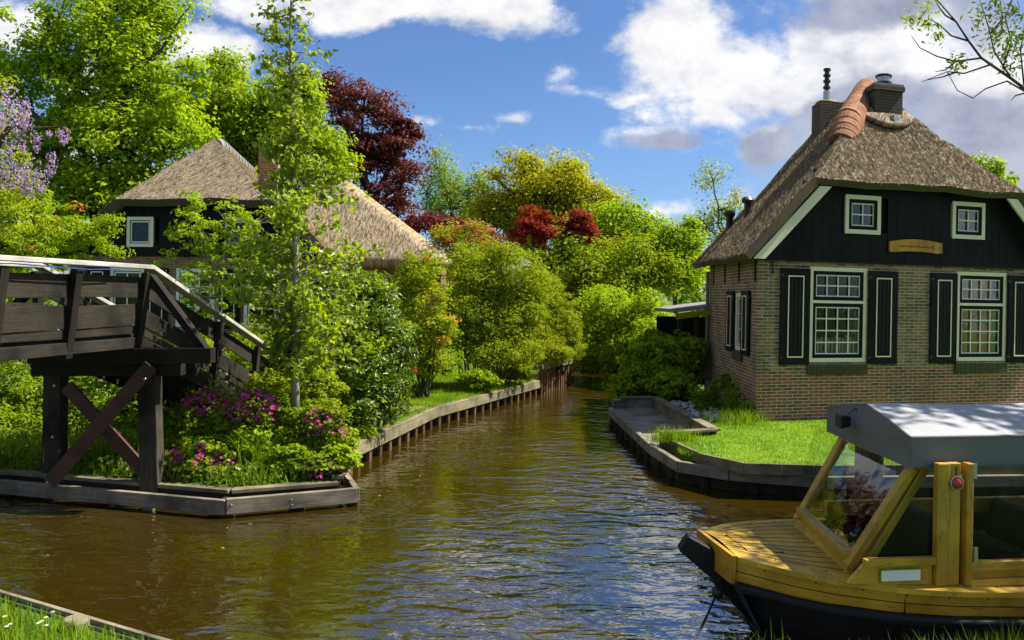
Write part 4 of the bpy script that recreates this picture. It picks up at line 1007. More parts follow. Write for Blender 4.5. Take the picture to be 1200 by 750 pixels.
def diag(a, b, w, th, mat, nm):      # flat brace facing the camera
    a = Vector(a); b = Vector(b); mm = MB(); mm.beam(a, b, w, th, up=(0, 1, 0)); return mm.build(nm, mat, BR, bevel=.006)
diag(U(177, 428, 9.19), U(58, 566, 9.16), .155, .05, 'red_wood', 'cross_brace')
diag(U(78, 452, 9.52), U(172, 556, 9.52), .155, .05, 'red_wood', 'cross_brace')
for px, py in ((170, 444), (56, 565), (64, 452), (62, 512)):
    p = U(px, py, 9.15 if py != 452 else 9.24); m = MB(); m.sphere((p.x, p.y-.01, p.z), .016, .01, .016, 8, 5); m.build('bolt', 'steel', BR)
m = MB(); m.beam(bp(-4.8, .35, 1.88), bp(.1, .35, 1.88), .1, .11); m.build('joist', 'dark_wood', BR); m = MB(); m.beam(bp(-4.8, .9, 1.88), bp(.1, .9, 1.88), .1, .11); m.build('joist', 'dark_wood', BR)

# ================================================================ TOUR BOAT
BO = thing('tour_boat', 'yellow varnished wooden tour boat with black hull and grey canvas canopy by the near bank', 'boat', (1.55, 5.95, 0))
ax = Vector((.988, .156, 0)); pe = Vector((-.156, .988, 0)); B0 = Vector((1.55, 5.95, 0))
def hb_(s):
    xs = [0, .3, .53, .88, 1.3, 1.8, 5.5, 7, 8.2]; ys = [.31, .56, .68, .79, .86, .88, .88, .80, .6]
    return float(np.interp(s, xs, ys))
def gz_(s): return float(np.interp(s, [0, .5, 1, 2, 3, 8.2], [.71, .665, .63, .595, .58, .60]))
def Bp(s, w, z): return B0+ax*s+pe*w+Vector((0, 0, z))
S_ = [0, .1, .2, .3, .42, .53, .7, .88, 1.1, 1.3, 1.55, 1.8, 2.4, 3, 4, 5, 5.5, 6.2, 7, 7.6, 8.2]
# black hull
m = MB()
for sg_ in (-1, 1):
    rows = []
    for (fz, fw) in ((-.35, .0), (-.25, .45), (.0, .72), (.2, .88), (.38, .97), (.44, .985)):
        rows.append([])
        for s in S_:
            top = gz_(s)-.17; z = fz if fz < .38 else (top-(.44-fz)); rake = .0 if s > .9 else (.9-s)*.45*(1-min(1, (z+.35)/(top+.35)))
            z2 = -.35+(z+.35)*(1 if s > .6 else 1)
            rows[-1].append(Bp(s+rake*1.3, sg_*hb_(s)*(fw if s > .5 else fw*min(1, .35+s*1.3)+.0), z2))
    m.grid(rows)
m.face([Bp(0, -hb_(0), gz_(0)-.17), Bp(0, hb_(0), gz_(0)-.17), Bp(.55, 0, -.35)])
m.build('hull', 'black_paint', BO, smooth=False)
# yellow topside band (slightly flared) and fender strip
for sg_ in (-1, 1):
    m = MB(); rows = [[Bp(s, sg_*(hb_(s)-.02), gz_(s)-.19) for s in S_], [Bp(s, sg_*(hb_(s)), gz_(s)-.02) for s in S_]]
    m.grid(rows); m.build('topside_plank', 'boat_wood2', BO, smooth=False, solid=.03)
    m = MB(); m.tube([Bp(s, sg_*(hb_(s)-.008), gz_(s)-.105) for s in S_], .003, 4); m.build('plank_seam', 'brown_wood', BO)
    m = MB()
    for s in np.arange(.15, 6, .27): m.sphere(Bp(s, sg_*(hb_(s)-.004+.0), gz_(s)-.05), .007, .005, .007, 6, 4); m.sphere(Bp(s+.1, sg_*(hb_(s)-.05), gz_(s)+.008), .007, .007, .003, 6, 4)
    m.build('screws', 'pile_dark', BO)
    m = MB(); m.tube([Bp(s, sg_*(hb_(s)+.012), gz_(s)-.205) for s in S_], .035, 8); m.build('fender_strip', 'black_paint', BO, smooth=True)
    m = MB()
    for a, b in zip(S_[:-1], S_[1:]):
        f = [Bp(a, sg_*(hb_(a)+.02), gz_(a)), Bp(b, sg_*(hb_(b)+.02), gz_(b)), Bp(b, sg_*(hb_(b)-.10), gz_(b)+.012), Bp(a, sg_*(hb_(a)-.10), gz_(a)+.012)]
        g = [p-Vector((0, 0, .035)) for p in f]
        uv = [(a, 0), (b, 0), (b, .12), (a, .12)]
        m.face(f if sg_ < 0 else f[::-1], uv if sg_ < 0 else uv[::-1]); m.face([g[0], g[1], f[1], f[0]] if sg_ < 0 else [f[0], f[1], g[1], g[0]], [(a, 0), (b, 0), (b, .03), (a, .03)])
    m.build('gunwale_cap', 'boat_wood', BO)
m = MB(); m.face([Bp(-.01, -hb_(0), gz_(0)-.19), Bp(-.01, hb_(0), gz_(0)-.19), Bp(-.01, hb_(0)+.02, gz_(0)+.01), Bp(-.01, -hb_(0)-.02, gz_(0)+.01)][::-1], [(0, 0), (.6, 0), (.6, .2), (0, .2)]); m.build('bow_board', 'boat_wood2', BO, solid=-.03)
# foredeck planks, laid fore and aft
m = MB(); sd_ = [s for s in S_ if s <= 1.1]; npl = 11
for a, b in zip(sd_[:-1], sd_[1:]):
    for k in range(npl):
        w0, w1 = -1+2*k/npl, -1+2*(k+1)/npl; g = .004
        f = [Bp(s_, w*(hb_(s_)-.09)+gg, gz_(s_)+.008+.015*(1-w*w)) for s_, w, gg in ((a, w0, g), (b, w0, g), (b, w1, -g), (a, w1, -g))]
        m.face(f, [(a, k*.3), (b, k*.3), (b, k*.3+.1), (a, k*.3+.1)])
m.build('foredeck', 'boat_wood', BO)
m = MB()
for k in range(1, npl):
    w = -1+2*k/npl; m.tube([Bp(s_, w*(hb_(s_)-.09), gz_(s_)+.0085+.015*(1-w*w)) for s_ in sd_], .0018, 4)
m.build('deck_seams', 'brown_wood', BO)
m = MB(); h_ = [(.12, -.22), (.40, -.22), (.40, .16), (.12, .16)]
m.tube([Bp(a, w, gz_(a)+.022) for a, w in h_+h_[:1]], .003, 4); m.build('deck_hatch', 'black_metal', BO)
# stem post
st0, st1 = U(800, 634, 6.0), Bp(.35, 0, .18)
m = MB(); m.beam(st0, Bp(.12, 0, .46), .13, .13, up=(0, 0, 1), w2=.13, h2=.22); m.beam(Bp(.02, 0, .50), Bp(.75, 0, -.25), .10, .2); m.build('stem', 'black_paint', BO, bevel=.012)
m = MB(); p = U(841, 694, 5.95); m.sphere(p, .045, .04, .05, 10, 6); m.build('mooring_ring', 'black_metal', BO)
# cabin: windscreen, posts and sills
wnl, wfl = U(994, 664, 5.47), U(935, 609, 6.62)        # coaming near / far (bottom line)
wnt, wft = U(1080, 548, 5.50), U(990, 512, 6.80)       # head of the screen near / far
BW = 'boat_wood'
def bm_(name, a, b, w, h, up=(0, 0, 1), mat=BW, bev=.006):
    m = MB(); m.beam(a, b, w, h, up); return m.build(name, mat, BO, bevel=bev)
nr = (wnt-wnl).normalized()
bm_('screen_post', wnl, U(1069, 548, 5.50), .062, .06, (.2, -1, 0)); 
bm_('screen_post', U(1012, 664, 5.50), U(1083, 548, 5.52), .06, .05, (.2, -1, 0))
bm_('screen_post', wfl, wft, .055, .085, (0, -1, 0))
cl0, cl1 = U(994, 655, 5.49), U(938, 603, 6.62)
bm_('screen_rail', cl0+Vector((0, 0, .03)), cl1+Vector((0, 0, .03)), .07, .06)
m = MB(); m.face([U(992, 673, 5.47), cl0, cl1, U(930, 617, 6.62)], [(0, 0), (0, .1), (1.2, .1), (1.2, 0)]); m.build('coaming', BW, BO, solid=.04)
m = MB(); m.face([cl0, wnt, wft, cl1]); m.build('windscreen', 'boat_glass', BO)
bm_('screen_head', wnt, wft, .06, .05)
# near side wall
nA, nB = U(1098, 620, 5.43), U(1140, 620, 5.47)
def side(s, z, w=-.80): return Bp(s, w, z)
def sfor(px):       # along-axis coordinate of the near cabin side seen at px
    k = (px-CX)/F; # (B0+ax s+pe w).x = k*y
    w = -.76; bx = B0.x+pe.x*w; by = B0.y+pe.y*w; return (k*by-bx)/(ax.x-k*ax.y)
zs_, zt_ = .62, 1.44
s1, s2, s3 = sfor(1098), sfor(1139), sfor(1200)
WS = -.76
m = MB(); sa_ = sfor(1000); m.face([Bp(sa_, WS, gz_(sa_)), Bp(s1, WS, gz_(s1)), Bp(s1, WS, .80), Bp(sfor(1022), WS, .80)], [(0, 0), (.7, 0), (.7, .2), (.1, .2)]); m.build('side_panel', BW, BO, solid=.03)
bm_('window_sill', Bp(sfor(1016), WS-.02, .80), Bp(s1, WS-.02, .80), .05, .05)
m = MB(); m.face([Bp(sfor(1026), WS+.01, .82), Bp(s1, WS+.01, .82), Bp(s1, WS+.01, 1.42), Bp(sfor(1090), WS+.01, 1.42)]); m.build('side_window', 'cabin_glass', BO)
bm_('door_post', Bp(s1+.05, WS-.01, gz_(1)), Bp(s1+.05, WS-.01, zt_), .085, .05, tuple(pe)); bm_('door_post', Bp(s1+.14, WS, gz_(1)), Bp(s1+.14, WS, zt_), .085, .05, tuple(pe)); bm_('door_post', Bp(s2-.02, WS-.015, gz_(1)+.0), Bp(s2-.02, WS-.015, zt_), .05, .06, tuple(pe), 'boat_wood2')
for k, ss in enumerate([s2, s2+1.4, s2+2.8, s2+4.1]):
    e = ss+1.3
    m = MB(); m.face([Bp(ss, WS, .58), Bp(e, WS, .58), Bp(e, WS, .76), Bp(ss, WS, .76)], [(0, 0), (1.4, 0), (1.4, .2), (0, .2)]); m.build('side_panel', 'boat_wood2', BO, solid=.03)
    bm_('window_sill', Bp(ss, WS-.02, .755), Bp(e, WS-.02, .755), .05, .06); bm_('window_sill', Bp(ss, WS-.015, .64), Bp(e, WS-.015, .64), .05, .05)
    m = MB(); m.face([Bp(ss, WS+.01, .77), Bp(e, WS+.01, .77), Bp(e, WS+.01, 1.42), Bp(ss, WS+.01, 1.42)]); m.build('side_window', 'cabin_glass', BO)
    bm_('window_post', Bp(e+.05, WS, .58), Bp(e+.05, WS, zt_), .1, .06, tuple(pe))
# far side
for k in range(4):
    ss = 1.2+k*1.45; 
    bm_('window_post', Bp(ss, .78, .58), Bp(ss, .78, zt_), .07, .05, tuple(pe), 'boat_wood2') if k else None
bm_('far_rail', Bp(1.3, .78, .73), Bp(6.6, .78, .73), .05, .13, mat='boat_wood2')
m = MB(); m.face([Bp(1.3, .78, .5), Bp(6.6, .78, .5), Bp(6.6, .78, .70), Bp(1.3, .78, .70)]); m.build('far_panel', 'black_paint', BO)
m = MB(); m.face([Bp(1.0, .79, .8), Bp(6.6, .79, .8), Bp(6.6, .79, 1.42), Bp(1.2, .79, 1.42)]); m.build('far_window', 'cabin_glass', BO)
m = MB(); m.face([Bp(.95, -.8, .12), Bp(7, -.8, .12), Bp(7, .8, .12), Bp(.95, .8, .12)]); m.face([Bp(.95, -.8, .12), Bp(.95, .8, .12), Bp(.95, .8, .6), Bp(.95, -.8, .6)]); m.build('cabin_floor', 'dark_wood', BO)
for k in range(5):
    for w in (-.42, .42):
        ss = 1.6+k*.95; m = MB(); m.beam(Bp(ss, w, .15), Bp(ss, w, .42), .40, .6, tuple(pe)); o = m.build('seat', 'black_paint', BO, bevel=.05); m = MB(); m.beam(Bp(ss+.22, w, .40), Bp(ss+.30, w, .82), .10, .58, tuple(pe)); m.build('seat_back', 'black_paint', o, bevel=.04)
m = MB(); c = Bp(1.25, .1, .78); m.tube([c+Vector((.16*math.cos(a*math.pi/8)*.3, .16*math.sin(a*math.pi/8), .16*math.cos(a*math.pi/8))) for a in range(17)], .012, 6); m.tube([Bp(1.4, .1, .6), c], .02, 6); m.build('steering_wheel', 'black_metal', BO)
# canopy
Rn, Rf = U(1067, 512.5, 5.40), U(970, 477.5, 6.86); Rm = U(1015, 473.5, 6.13)
ra = Vector((.985, .17, 0)); LC = 6.3
m = MB(); rows = []
xs = [(Rf, 0), ((Rf+Rm)/2+Vector((0, 0, .012)), 0), (Rm, 0), ((Rn+Rm)/2+Vector((0, 0, .014)), 0), (Rn, 0)]
for (p, _) in xs:
    rows.append([p+ra*(LC*i/24)+Vector((0, 0, .008*math.sin(i*1.3)-.006*(i % 4 == 2))) for i in range(25)])
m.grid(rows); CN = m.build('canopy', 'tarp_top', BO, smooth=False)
hn = Vector((0, 0, -.208)); m = MB(); rows = [[], [], []]
for i in range(49):
    s = LC*i/48; w = .008*math.sin(i*.9)+.005*math.sin(i*2.3); p = Rn+ra*s
    for r, f_ in zip(rows, (0, .5, 1)): r.append(p+hn*f_+Vector((0, .010*f_-w*math.sin(f_*2.6)*.6, .004*math.sin(i*1.7)*f_)))
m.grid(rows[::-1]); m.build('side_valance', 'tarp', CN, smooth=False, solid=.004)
m = MB(); rows = [[], [], []]
for i in range(25):
    s = LC*i/24; p = Rf+ra*s
    for r, f_ in zip(rows, (0, .5, 1)): r.append(p+hn*f_)
m.grid(rows); m.build('side_valance', 'tarp', CN, smooth=True, solid=.006)
m = MB(); 
front = [Rf, (Rf+Rm)/2+Vector((0, 0, .012)), Rm, (Rn+Rm)/2+Vector((0, 0, .014)), Rn]
rows = [[p+Vector((-.004, 0, 0)) for p in front], [], []]
for k, p in enumerate(front):
    base = (Rf+hn*.97).lerp(Rn+hn, k/4); rows[1].append(p.lerp(base, .5)+Vector((-.02*math.sin(k*.8+.4), 0, 0))); rows[2].append(base+Vector((-.004, 0, 0)))
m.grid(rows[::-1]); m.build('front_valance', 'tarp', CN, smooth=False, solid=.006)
for a, b in ((Rf, Rm), (Rm, Rn), (Rn, Rn+ra*LC)):
    m = MB(); m.tube([a, a.lerp(b, .5)+Vector((0, 0, .008)), b], .009, 6); m.build('seam_piping', 'tarp', CN)
# floodlight
p = U(1000, 493.5, 6.28)
m = MB(); m.beam(p+Vector((-.12, 0, .0)), p+Vector((-.03, 0, 0)), .12, .115, w2=.07, h2=.08); o = m.build('floodlight', 'black_metal', BO, bevel=.012, smooth=False)
m = MB(); m.box(p.x-.04, p.x+.05, p.y-.02, p.y+.02, p.z-.05, p.z-.01); m.build('bracket', 'steel', o); m = MB(); m.tube([p+Vector((-.04, 0, .05)), p+Vector((0, -.02, .10)), p+Vector((.05, 0, .07))], .006, 5); m.build('cable', 'black_metal', o)
p = U(1120.5, 566, 5.36); m = MB(); m.tube([p+Vector((0, 0, .11)), p+Vector((0, 0, .04))], .006, 6); o = m.build('lamp_bracket', 'black_metal', BO)
m = MB(); m.sphere(p, .036, .03, .04, 12, 8); m.build('red_lamp', 'red_glass', o, smooth=True); m = MB(); m.tube([p+Vector((.04*math.cos(a), -.01, .046*math.sin(a))) for a in [k*math.pi/8 for k in range(17)]], .005, 5); m.build('rim', 'steel', o)
m = MB(); a, b = sfor(1036), sfor(1084); m.beam(Bp(a, WS-.008, .705), Bp(b, WS-.008, .705), .008, .085); o = m.build('number_plate', 'leaf_bright', BO); m = MB(); m.beam(Bp(a+.008, WS-.014, .705), Bp(b-.008, WS-.014, .705), .006, .07); m.build('plate_face', 'white_paint', o)
for px, py in ((1142, 552), (1143, 650)): p = U(px, py, 5.39); m = MB(); m.box(p.x-.012, p.x+.012, p.y-.01, p.y+.01, p.z-.05, p.z+.05); m.build('hinge', 'steel', BO)
# mooring rope
RP = MB(); a, b = U(838, 700, 5.93), U(770, 775, 4.9); b = Vector((b.x, 4.62, .33)); pts = []
for k in range(13): t_ = k/12; q_ = a.lerp(b, t_); q_.z -= .06*math.sin(math.pi*t_); pts.append(q_)
RP.tube(pts, .009, 6); tag(RP.build('mooring_rope', 'rubber'), 'thin dark rope running from the boat bow to the near bank', 'rope')
p = G(1018, 604, 0); MP = MB(); MP.tube([(p.x, 8.5, -.6), (p.x+.0, 8.5, .9), (p.x+.01, 8.5, 1.32)], [.14, .14, .135], 16)
PX = U(1018, 560, 8.5); MP = MB(); MP.tube([(PX.x, 8.5, -.6), (PX.x, 8.5, 1.25)], [.145, .14], 16); tag(MP.build('mooring_post', 'pile', smooth=False, bevel=.01), 'thick rusty brown mooring post standing in the water behind the boat windscreen', 'post')
p = G(88, 735, .30); PB = MB(); PB.tube([(p.x, p.y, .0), (p.x, p.y, .34), (p.x, p.y, .36)], [.085, .085, .07], 16); 
tag(PB.build('post_stump', 'grey_wood_moss', bevel=.005), 'low round-topped yellowish wooden post in the grass at the bottom left corner', 'post')
t = thing('bank_board', 'narrow grey board edging the grass bank at the bottom left corner', 'bank edging', (-3.2, 5.4, .2))
e = [G(-160, 646, .30), G(0, 697, .30), G(170, 748, .30), G(215, 765, .28)]
for a, b in zip(e[:-1], e[1:]):
    m = MB(); m.beam((a.x, a.y, .2), (b.x, b.y, .2), .035, .26); m.build('board', 'grey_wood', t, bevel=.004)
    m = MB(); m.beam((a.x-.03, a.y-.06, .06), (b.x-.03, b.y-.06, .06), .02, .5); m.build('liner', 'black_metal', t)

# ================================================================ TREES AND PLANTS
def gb(px, D, z=ZL): p = U(px, 400, D); return (p.x, D, z)
Gt = 'garden trees behind the cottages'
tree('field_maple', 'tall vivid green maple filling the upper left of the picture', 'tree', gb(125, 24),
     [LB(90, 100, 24, 75, rd=60), LB(175, 75, 23.5, 62), LB(150, 175, 23, 72, rd=60), LB(35, 170, 24, 62), LB(60, 55, 24, 45), LB(205, 150, 23, 38), LB(125, 25, 24, 45), LB(215, 205, 22.5, 30), LB(25, 245, 23, 60), LB(105, 245, 23, 55), LB(180, 10, 24, 34), LB(10, 90, 24, 30), LB(170, 225, 23, 45)],
     'leaf_maple', 560, 110, .62, .14, .62, .30, inner=.45, twigs=260, group=Gt)
tree('ash_tree', 'mid green tree rising behind the thatched farmhouse roof', 'tree', gb(290, 28),
     [LB(262, 85, 28, 26), LB(290, 130, 28, 46), LB(255, 150, 28, 34), LB(335, 150, 28, 42), LB(375, 195, 28, 40), LB(240, 120, 28, 22), LB(300, 180, 28, 50), LB(345, 115, 28, 30)],
     'leaf_bright', 460, 100, .60, .15, .6, .25, inner=.4, twigs=150, group=Gt)
tree('copper_beech', 'dark red copper beech standing against the blue sky', 'tree', gb(430, 33),
     [LB(392, 108, 33, 24, 26), LB(425, 130, 33, 46, 38), LB(462, 165, 33, 38, 34), LB(420, 180, 33, 50, 40), LB(470, 215, 33, 34, 30), LB(445, 245, 33, 50, 30), LB(400, 220, 33, 40), LB(478, 150, 33, 22, 14)],
     'leaf_beech', 280, 96, .60, .14, .6, .28, inner=.3, twigs=220, flat=.35, group=Gt)
tree('silver_birch', 'pale feathery birch in front of the open sky beyond the copper beech', 'tree', gb(530, 42),
     [LB(512, 195, 42, 18, 26), LB(530, 215, 42, 26, 34), LB(548, 240, 42, 26, 34), LB(515, 245, 42, 26), LB(500, 225, 42, 18), LB(560, 215, 42, 14, 18)],
     'leaf_birch', 230, 50, .5, .13, .5, .16, inner=.2, twigs=90, flat=1.2, up=.3, group=Gt)
tree('oak_tree', 'broad yellow-green oak in the middle distance', 'tree', gb(630, 38),
     [LB(600, 228, 38, 42, 40), LB(640, 212, 38, 44, 34), LB(585, 265, 38, 36), LB(680, 235, 38, 34, 30), LB(640, 265, 38, 50), LB(612, 192, 38, 22, 14), LB(668, 205, 38, 26, 18), LB(700, 262, 38, 34), LB(565, 245, 38, 22), LB(715, 240, 38, 20, 14)],
     'leaf_oak', 330, 105, .85, .16, .6, .3, inner=.4, twigs=160, group=Gt)
tree('lime_tree', 'fresh green tree to the right of the yellow-green oak', 'tree', gb(725, 33),
     [LB(715, 262, 33, 30), LB(745, 288, 33, 34), LB(700, 300, 33, 30), LB(735, 250, 33, 16), LB(765, 275, 33, 22), LB(730, 320, 33, 40)],
     'leaf_bright', 210, 95, .75, .15, .6, .2, inner=.4, twigs=60, group=Gt)
for i, (px, lb) in enumerate(((622, [LB(622, 260, 28, 18, 18), LB(635, 275, 28, 16), LB(606, 276, 28, 12, 10), LB(638, 254, 28, 8, 10)]), (678, [LB(675, 263, 28.5, 20, 18), LB(690, 272, 28.5, 14), LB(664, 280, 28.5, 14, 10), LB(684, 254, 28.5, 9, 9)]))):
    tree('japanese_maple', ['red-leaved maple nearer the copper beech, in front of the oak', 'red-leaved maple further right, beside the fresh green tree'][i], 'tree', gb(px, 28), lb, 'leaf_red', 110, 50, .22, .10, .5, .07, inner=.1, twigs=30, up=.4, group='red maples')
tree('purple_plum', 'dark purple shrub showing above the straw verge of the barn', 'shrub', gb(520, 30), [LB(515, 262, 30, 22, 14), LB(550, 272, 30, 30, 14), LB(490, 262, 30, 20, 14), LB(575, 285, 30, 16)], 'leaf_purple', 150, 50, .35, .11, .6, .1, twigs=20)
tree('pink_pieris', 'pinkish and yellow leaved shrub beside the end of the barn roof', 'shrub', gb(545, 26), [LB(545, 276, 26, 34, 20), LB(520, 275, 26, 18, 12), LB(582, 298, 26, 22, 16), LB(515, 300, 26, 22), LB(555, 310, 26, 34)], None, 230, 50, .3, .10, .5, .1, twigs=20,
     mats=[('leaf_pink', .55, 'pink_leaves'), ('leaf_yellow', .45, 'yellow_leaves')])
tree('willow', 'rounded mid green tree low behind the hedges at the bend of the canal', 'tree', gb(700, 28), [LB(690, 318, 28, 46, 36), LB(740, 305, 28, 34, 30), LB(650, 325, 28, 36, 30), LB(720, 345, 28, 50), LB(665, 290, 28, 24, 14), LB(770, 315, 28, 26)], 'leaf_mid', 240, 90, .60, .13, .55, .2, inner=.45, twigs=60, group=Gt, mats=[('leaf_mid', .4, 'dark_foliage'), ('leaf_hedge', .6, 'crown')])
tree('hazel', 'bright green tall bush just left of the brick cottage roof', 'tree', gb(790, 29), [LB(790, 278, 29, 22), LB(800, 320, 29, 28, 30), LB(776, 318, 29, 28, 30), LB(812, 265, 29, 10, 12), LB(805, 295, 29, 22), LB(770, 285, 29, 14)], 'leaf_maple', 170, 85, .5, .12, .6, .12, inner=.4, twigs=40, group=Gt)
tree('slender_birch', 'thin wispy birch rising beside the brick cottage roof', 'tree', gb(850, 34), [LB(836, 212, 34, 16, 20), LB(845, 245, 34, 22, 22), LB(855, 285, 34, 32, 30), LB(828, 265, 34, 14, 20), LB(865, 235, 34, 12, 12)], 'leaf_birch', 110, 42, .45, .12, .45, .12, inner=.1, twigs=60, flat=1.1, up=.3, group=Gt, mats=[('leaf_birch', .5, 'crown'), ('leaf_oak', .5, 'yellow_foliage')])
tree('sycamore', 'round green crown showing behind the right slope of the cottage roof', 'tree', gb(1160, 30), [LB(1160, 208, 30, 26, 24), LB(1143, 192, 30, 14, 12), LB(1175, 215, 30, 16), LB(1150, 260, 30, 60)], 'leaf_maple', 160, 60, .35, .13, .6, .2, twigs=40, group=Gt)
lob = []
for k in range(34):
    px = -500+k*72+random.uniform(-20, 20); lob.append(LB(px, random.uniform(322, 345), random.uniform(52, 60), random.uniform(40, 60), random.uniform(26, 44)))
P, Nn, cc, _ = clumps(lob, 900, 40, 1.6, .6, .5)
tag(leaves('distant_woodland', P, Nn, .5, .6, 'leaf_mid', None), 'distant band of green woodland behind the gardens', 'woodland', None, 'stuff')

for i, (px, D) in enumerate(((1330, 19), (1420, 22), (1290, 26))):
    tree('garden_tree', ['bushy tree beyond the right end of the cottage', 'further bushy tree right of the cottage', 'tree behind the right end of the cottage'][i], 'tree', gb(px, D), [LB(px, 330, D, 60, 60), LB(px+40, 300, D, 45, 45), LB(px-20, 380, D, 45, 40)], 'leaf_mid', 150, 60, .5, .14, .6, .12, twigs=20, group='trees right of the cottage')
# left garden
tree('rowan', 'light green feathery rowan with orange leaf tips above the bridge at the left', 'tree', gb(20, 13), [LB(35, 250, 13, 50, 36), LB(95, 272, 13, 40, 24), LB(5, 290, 13, 45, 36), LB(130, 262, 13, 18, 14), LB(60, 295, 13, 50, 20), LB(132, 292, 13, 14, 8)], None, 330, 60, .17, .055, .42, .09, inner=.2, twigs=90, up=.5,
     mats=[('leaf_bright', .98, 'crown'), ('leaf_tip', .02, 'young_orange_leaves')])
tree('pear_tree', 'thin young fruit tree with sparse pale leaves in front of the farmhouse windows', 'tree', gb(265, 13.5), [LB(250, 330, 13.5, 40, 60), LB(232, 270, 13.5, 34, 34), LB(270, 270, 13.5, 30, 50), LB(195, 300, 13.5, 14, 26), LB(300, 320, 13.5, 30, 50), LB(225, 235, 13.5, 16, 26), LB(300, 262, 13.5, 26, 34), LB(180, 330, 13.5, 16, 20)], 'leaf_bright', 230, 24, .13, .065, .6, .045, bark='bark_pale', inner=.1, twigs=130)
# young tree in the flower bed: straight trunk with whorls of ascending branches
def young_tree():
    D = 10.6; b = U(346, 500, D); b.z = ZL; t = thing('young_alder', 'slim young tree with bright leaves growing straight up out of the flower bed', 'tree', tuple(b))
    ys = [505, 440, 380, 300, 230, 160, 100, 50, 0, -40]; xs_ = [346, 346, 347, 346, 345, 343, 341, 340, 341, 342]
    tr = [U(x, y, D) for x, y in zip(xs_, ys)]; tr[0].z = ZL-.2; rr = [.062, .055, .05, .042, .036, .028, .022, .016, .011, .006]
    m = MB(); m.tube(tr, rr, 10); P = []; Nn = []
    prof_y = [-30, 0, 50, 100, 150, 200, 250, 300, 350, 400, 440, 460]; prof_w = [14, 40, 48, 34, 48, 74, 128, 132, 108, 70, 26, 6]
    nbr = 130
    for k in range(nbr):
        y = -35+(455)*((k+random.random())/nbr)**.8; w = np.interp(y, prof_y, prof_w)/F*D
        base = U(np.interp(y+0, ys[::-1], xs_[::-1]), min(y+w*F/D*.35, 450), D); a = random.uniform(0, 6.283); dx, dy = math.cos(a), math.sin(a)
        L = w*random.uniform(.5, 1.1)*(1. if dx > 0 else (.95 if y < 130 else .62 if y < 330 else .4)); rise = random.uniform(.15, .75)*(1.2 if y < 120 else .7)
        pts = [base]; n = 6
        for j in range(1, n+1):
            f = j/n; pts.append(base+Vector((dx*L*f, dy*L*f*.9, L*(rise*f-.25*f*f)+random.uniform(-.03, .03))))
        m.tube(pts, [.011*(1-.75*j/n)*(1 if w > .5 else .8) for j in range(n+1)], 5)
        dens = 3 if y < 180 else 5
        for j in range(1, n+1):
            nt_ = 1 if j < 3 else 2
            for _ in range(nt_):
                q = pts[j-1].lerp(pts[j], random.random()); e = q+Vector((random.gauss(0, 1), random.gauss(0, 1), random.gauss(.5, .8)))*(.10 if y < 130 else .13)
                m.tube([q, e], [.004, .002], 3)
                for _ in range(dens):
                    f = random.random(); c = q.lerp(e, f)+Vector((random.gauss(0, .022), random.gauss(0, .022), random.gauss(0, .022))); P.append(c); Nn.append((random.gauss(0, .7), random.gauss(-.1, .7), random.gauss(.5, .5)))
                if y > 130:
                    for _ in range(2 if j < 3 else 3): P.append(q+Vector((random.gauss(0, .07), random.gauss(0, .07), random.gauss(0, .06)))); Nn.append((random.gauss(0, .7), random.gauss(0, .7), random.gauss(.5, .5)))
    m.build('trunk', 'bark_pale', t, smooth=True); leaves('crown', P, Nn, .088, .6, 'alder', t)
    m = MB(); p = U(346, 499, D-.02); m.tube([(p.x-.06, p.y-.05, p.z), (p.x, p.y-.075, p.z), (p.x+.07, p.y, p.z), (p.x, p.y+.07, p.z), (p.x-.06, p.y-.05, p.z)], .012, 5); m.build('tree_tie', 'black_metal', t)
young_tree()
tree('laurel', 'large glossy dark green bush at the water edge right of the young tree', 'shrub', gb(425, 12.6), [LB(425, 385, 12.9, 50, 48), LB(420, 440, 12.4, 46, 42), LB(452, 468, 12.4, 24, 26), LB(392, 400, 12.8, 38, 50), LB(400, 345, 13, 36, 34), LB(455, 425, 12.7, 26, 34), LB(425, 478, 12.2, 26, 24), LB(380, 440, 12.6, 28, 40), LB(440, 345, 13.2, 30, 26), LB(465, 400, 12.9, 22, 30), LB(400, 470, 12.3, 26, 30)], None, 520, 74, .22, .085, .36, .03, stems=14, inner=.5, twigs=60, up=.5, mats=[('leaf_laurel', .86, 'foliage'), ('leaf_bright', .14, 'young_foliage')])
tree('photinia', 'yellow-green bush with reddish shoot tips in front of the barn wall', 'shrub', gb(495, 16.5), [LB(490, 318, 16.5, 30, 30), LB(498, 355, 16.3, 32, 34), LB(508, 385, 16.2, 30, 26), LB(478, 340, 16.6, 22, 30), LB(490, 410, 16.4, 26, 24), LB(520, 380, 16, 18, 14), LB(478, 430, 16.4, 20, 16), LB(505, 425, 16.6, 22, 18)], None, 300, 46, .17, .075, .45, .03, stems=8, inner=.4, twigs=50, mats=[('leaf_yellow', .50, 'foliage'), ('leaf_tip', .04, 'red_shoots'), ('leaf_hedge', .46, 'green_foliage')])
tree('privet', 'dense shadowy shrub filling the gap behind the yellow-green bush', 'shrub', gb(500, 18), [LB(500, 405, 18, 34, 26), LB(530, 400, 19, 30, 26), LB(475, 400, 18, 28, 26), LB(515, 425, 17.6, 26, 14)], 'leaf_mid', 260, 50, .22, .08, .5, .03, stems=6, inner=.5, twigs=20)
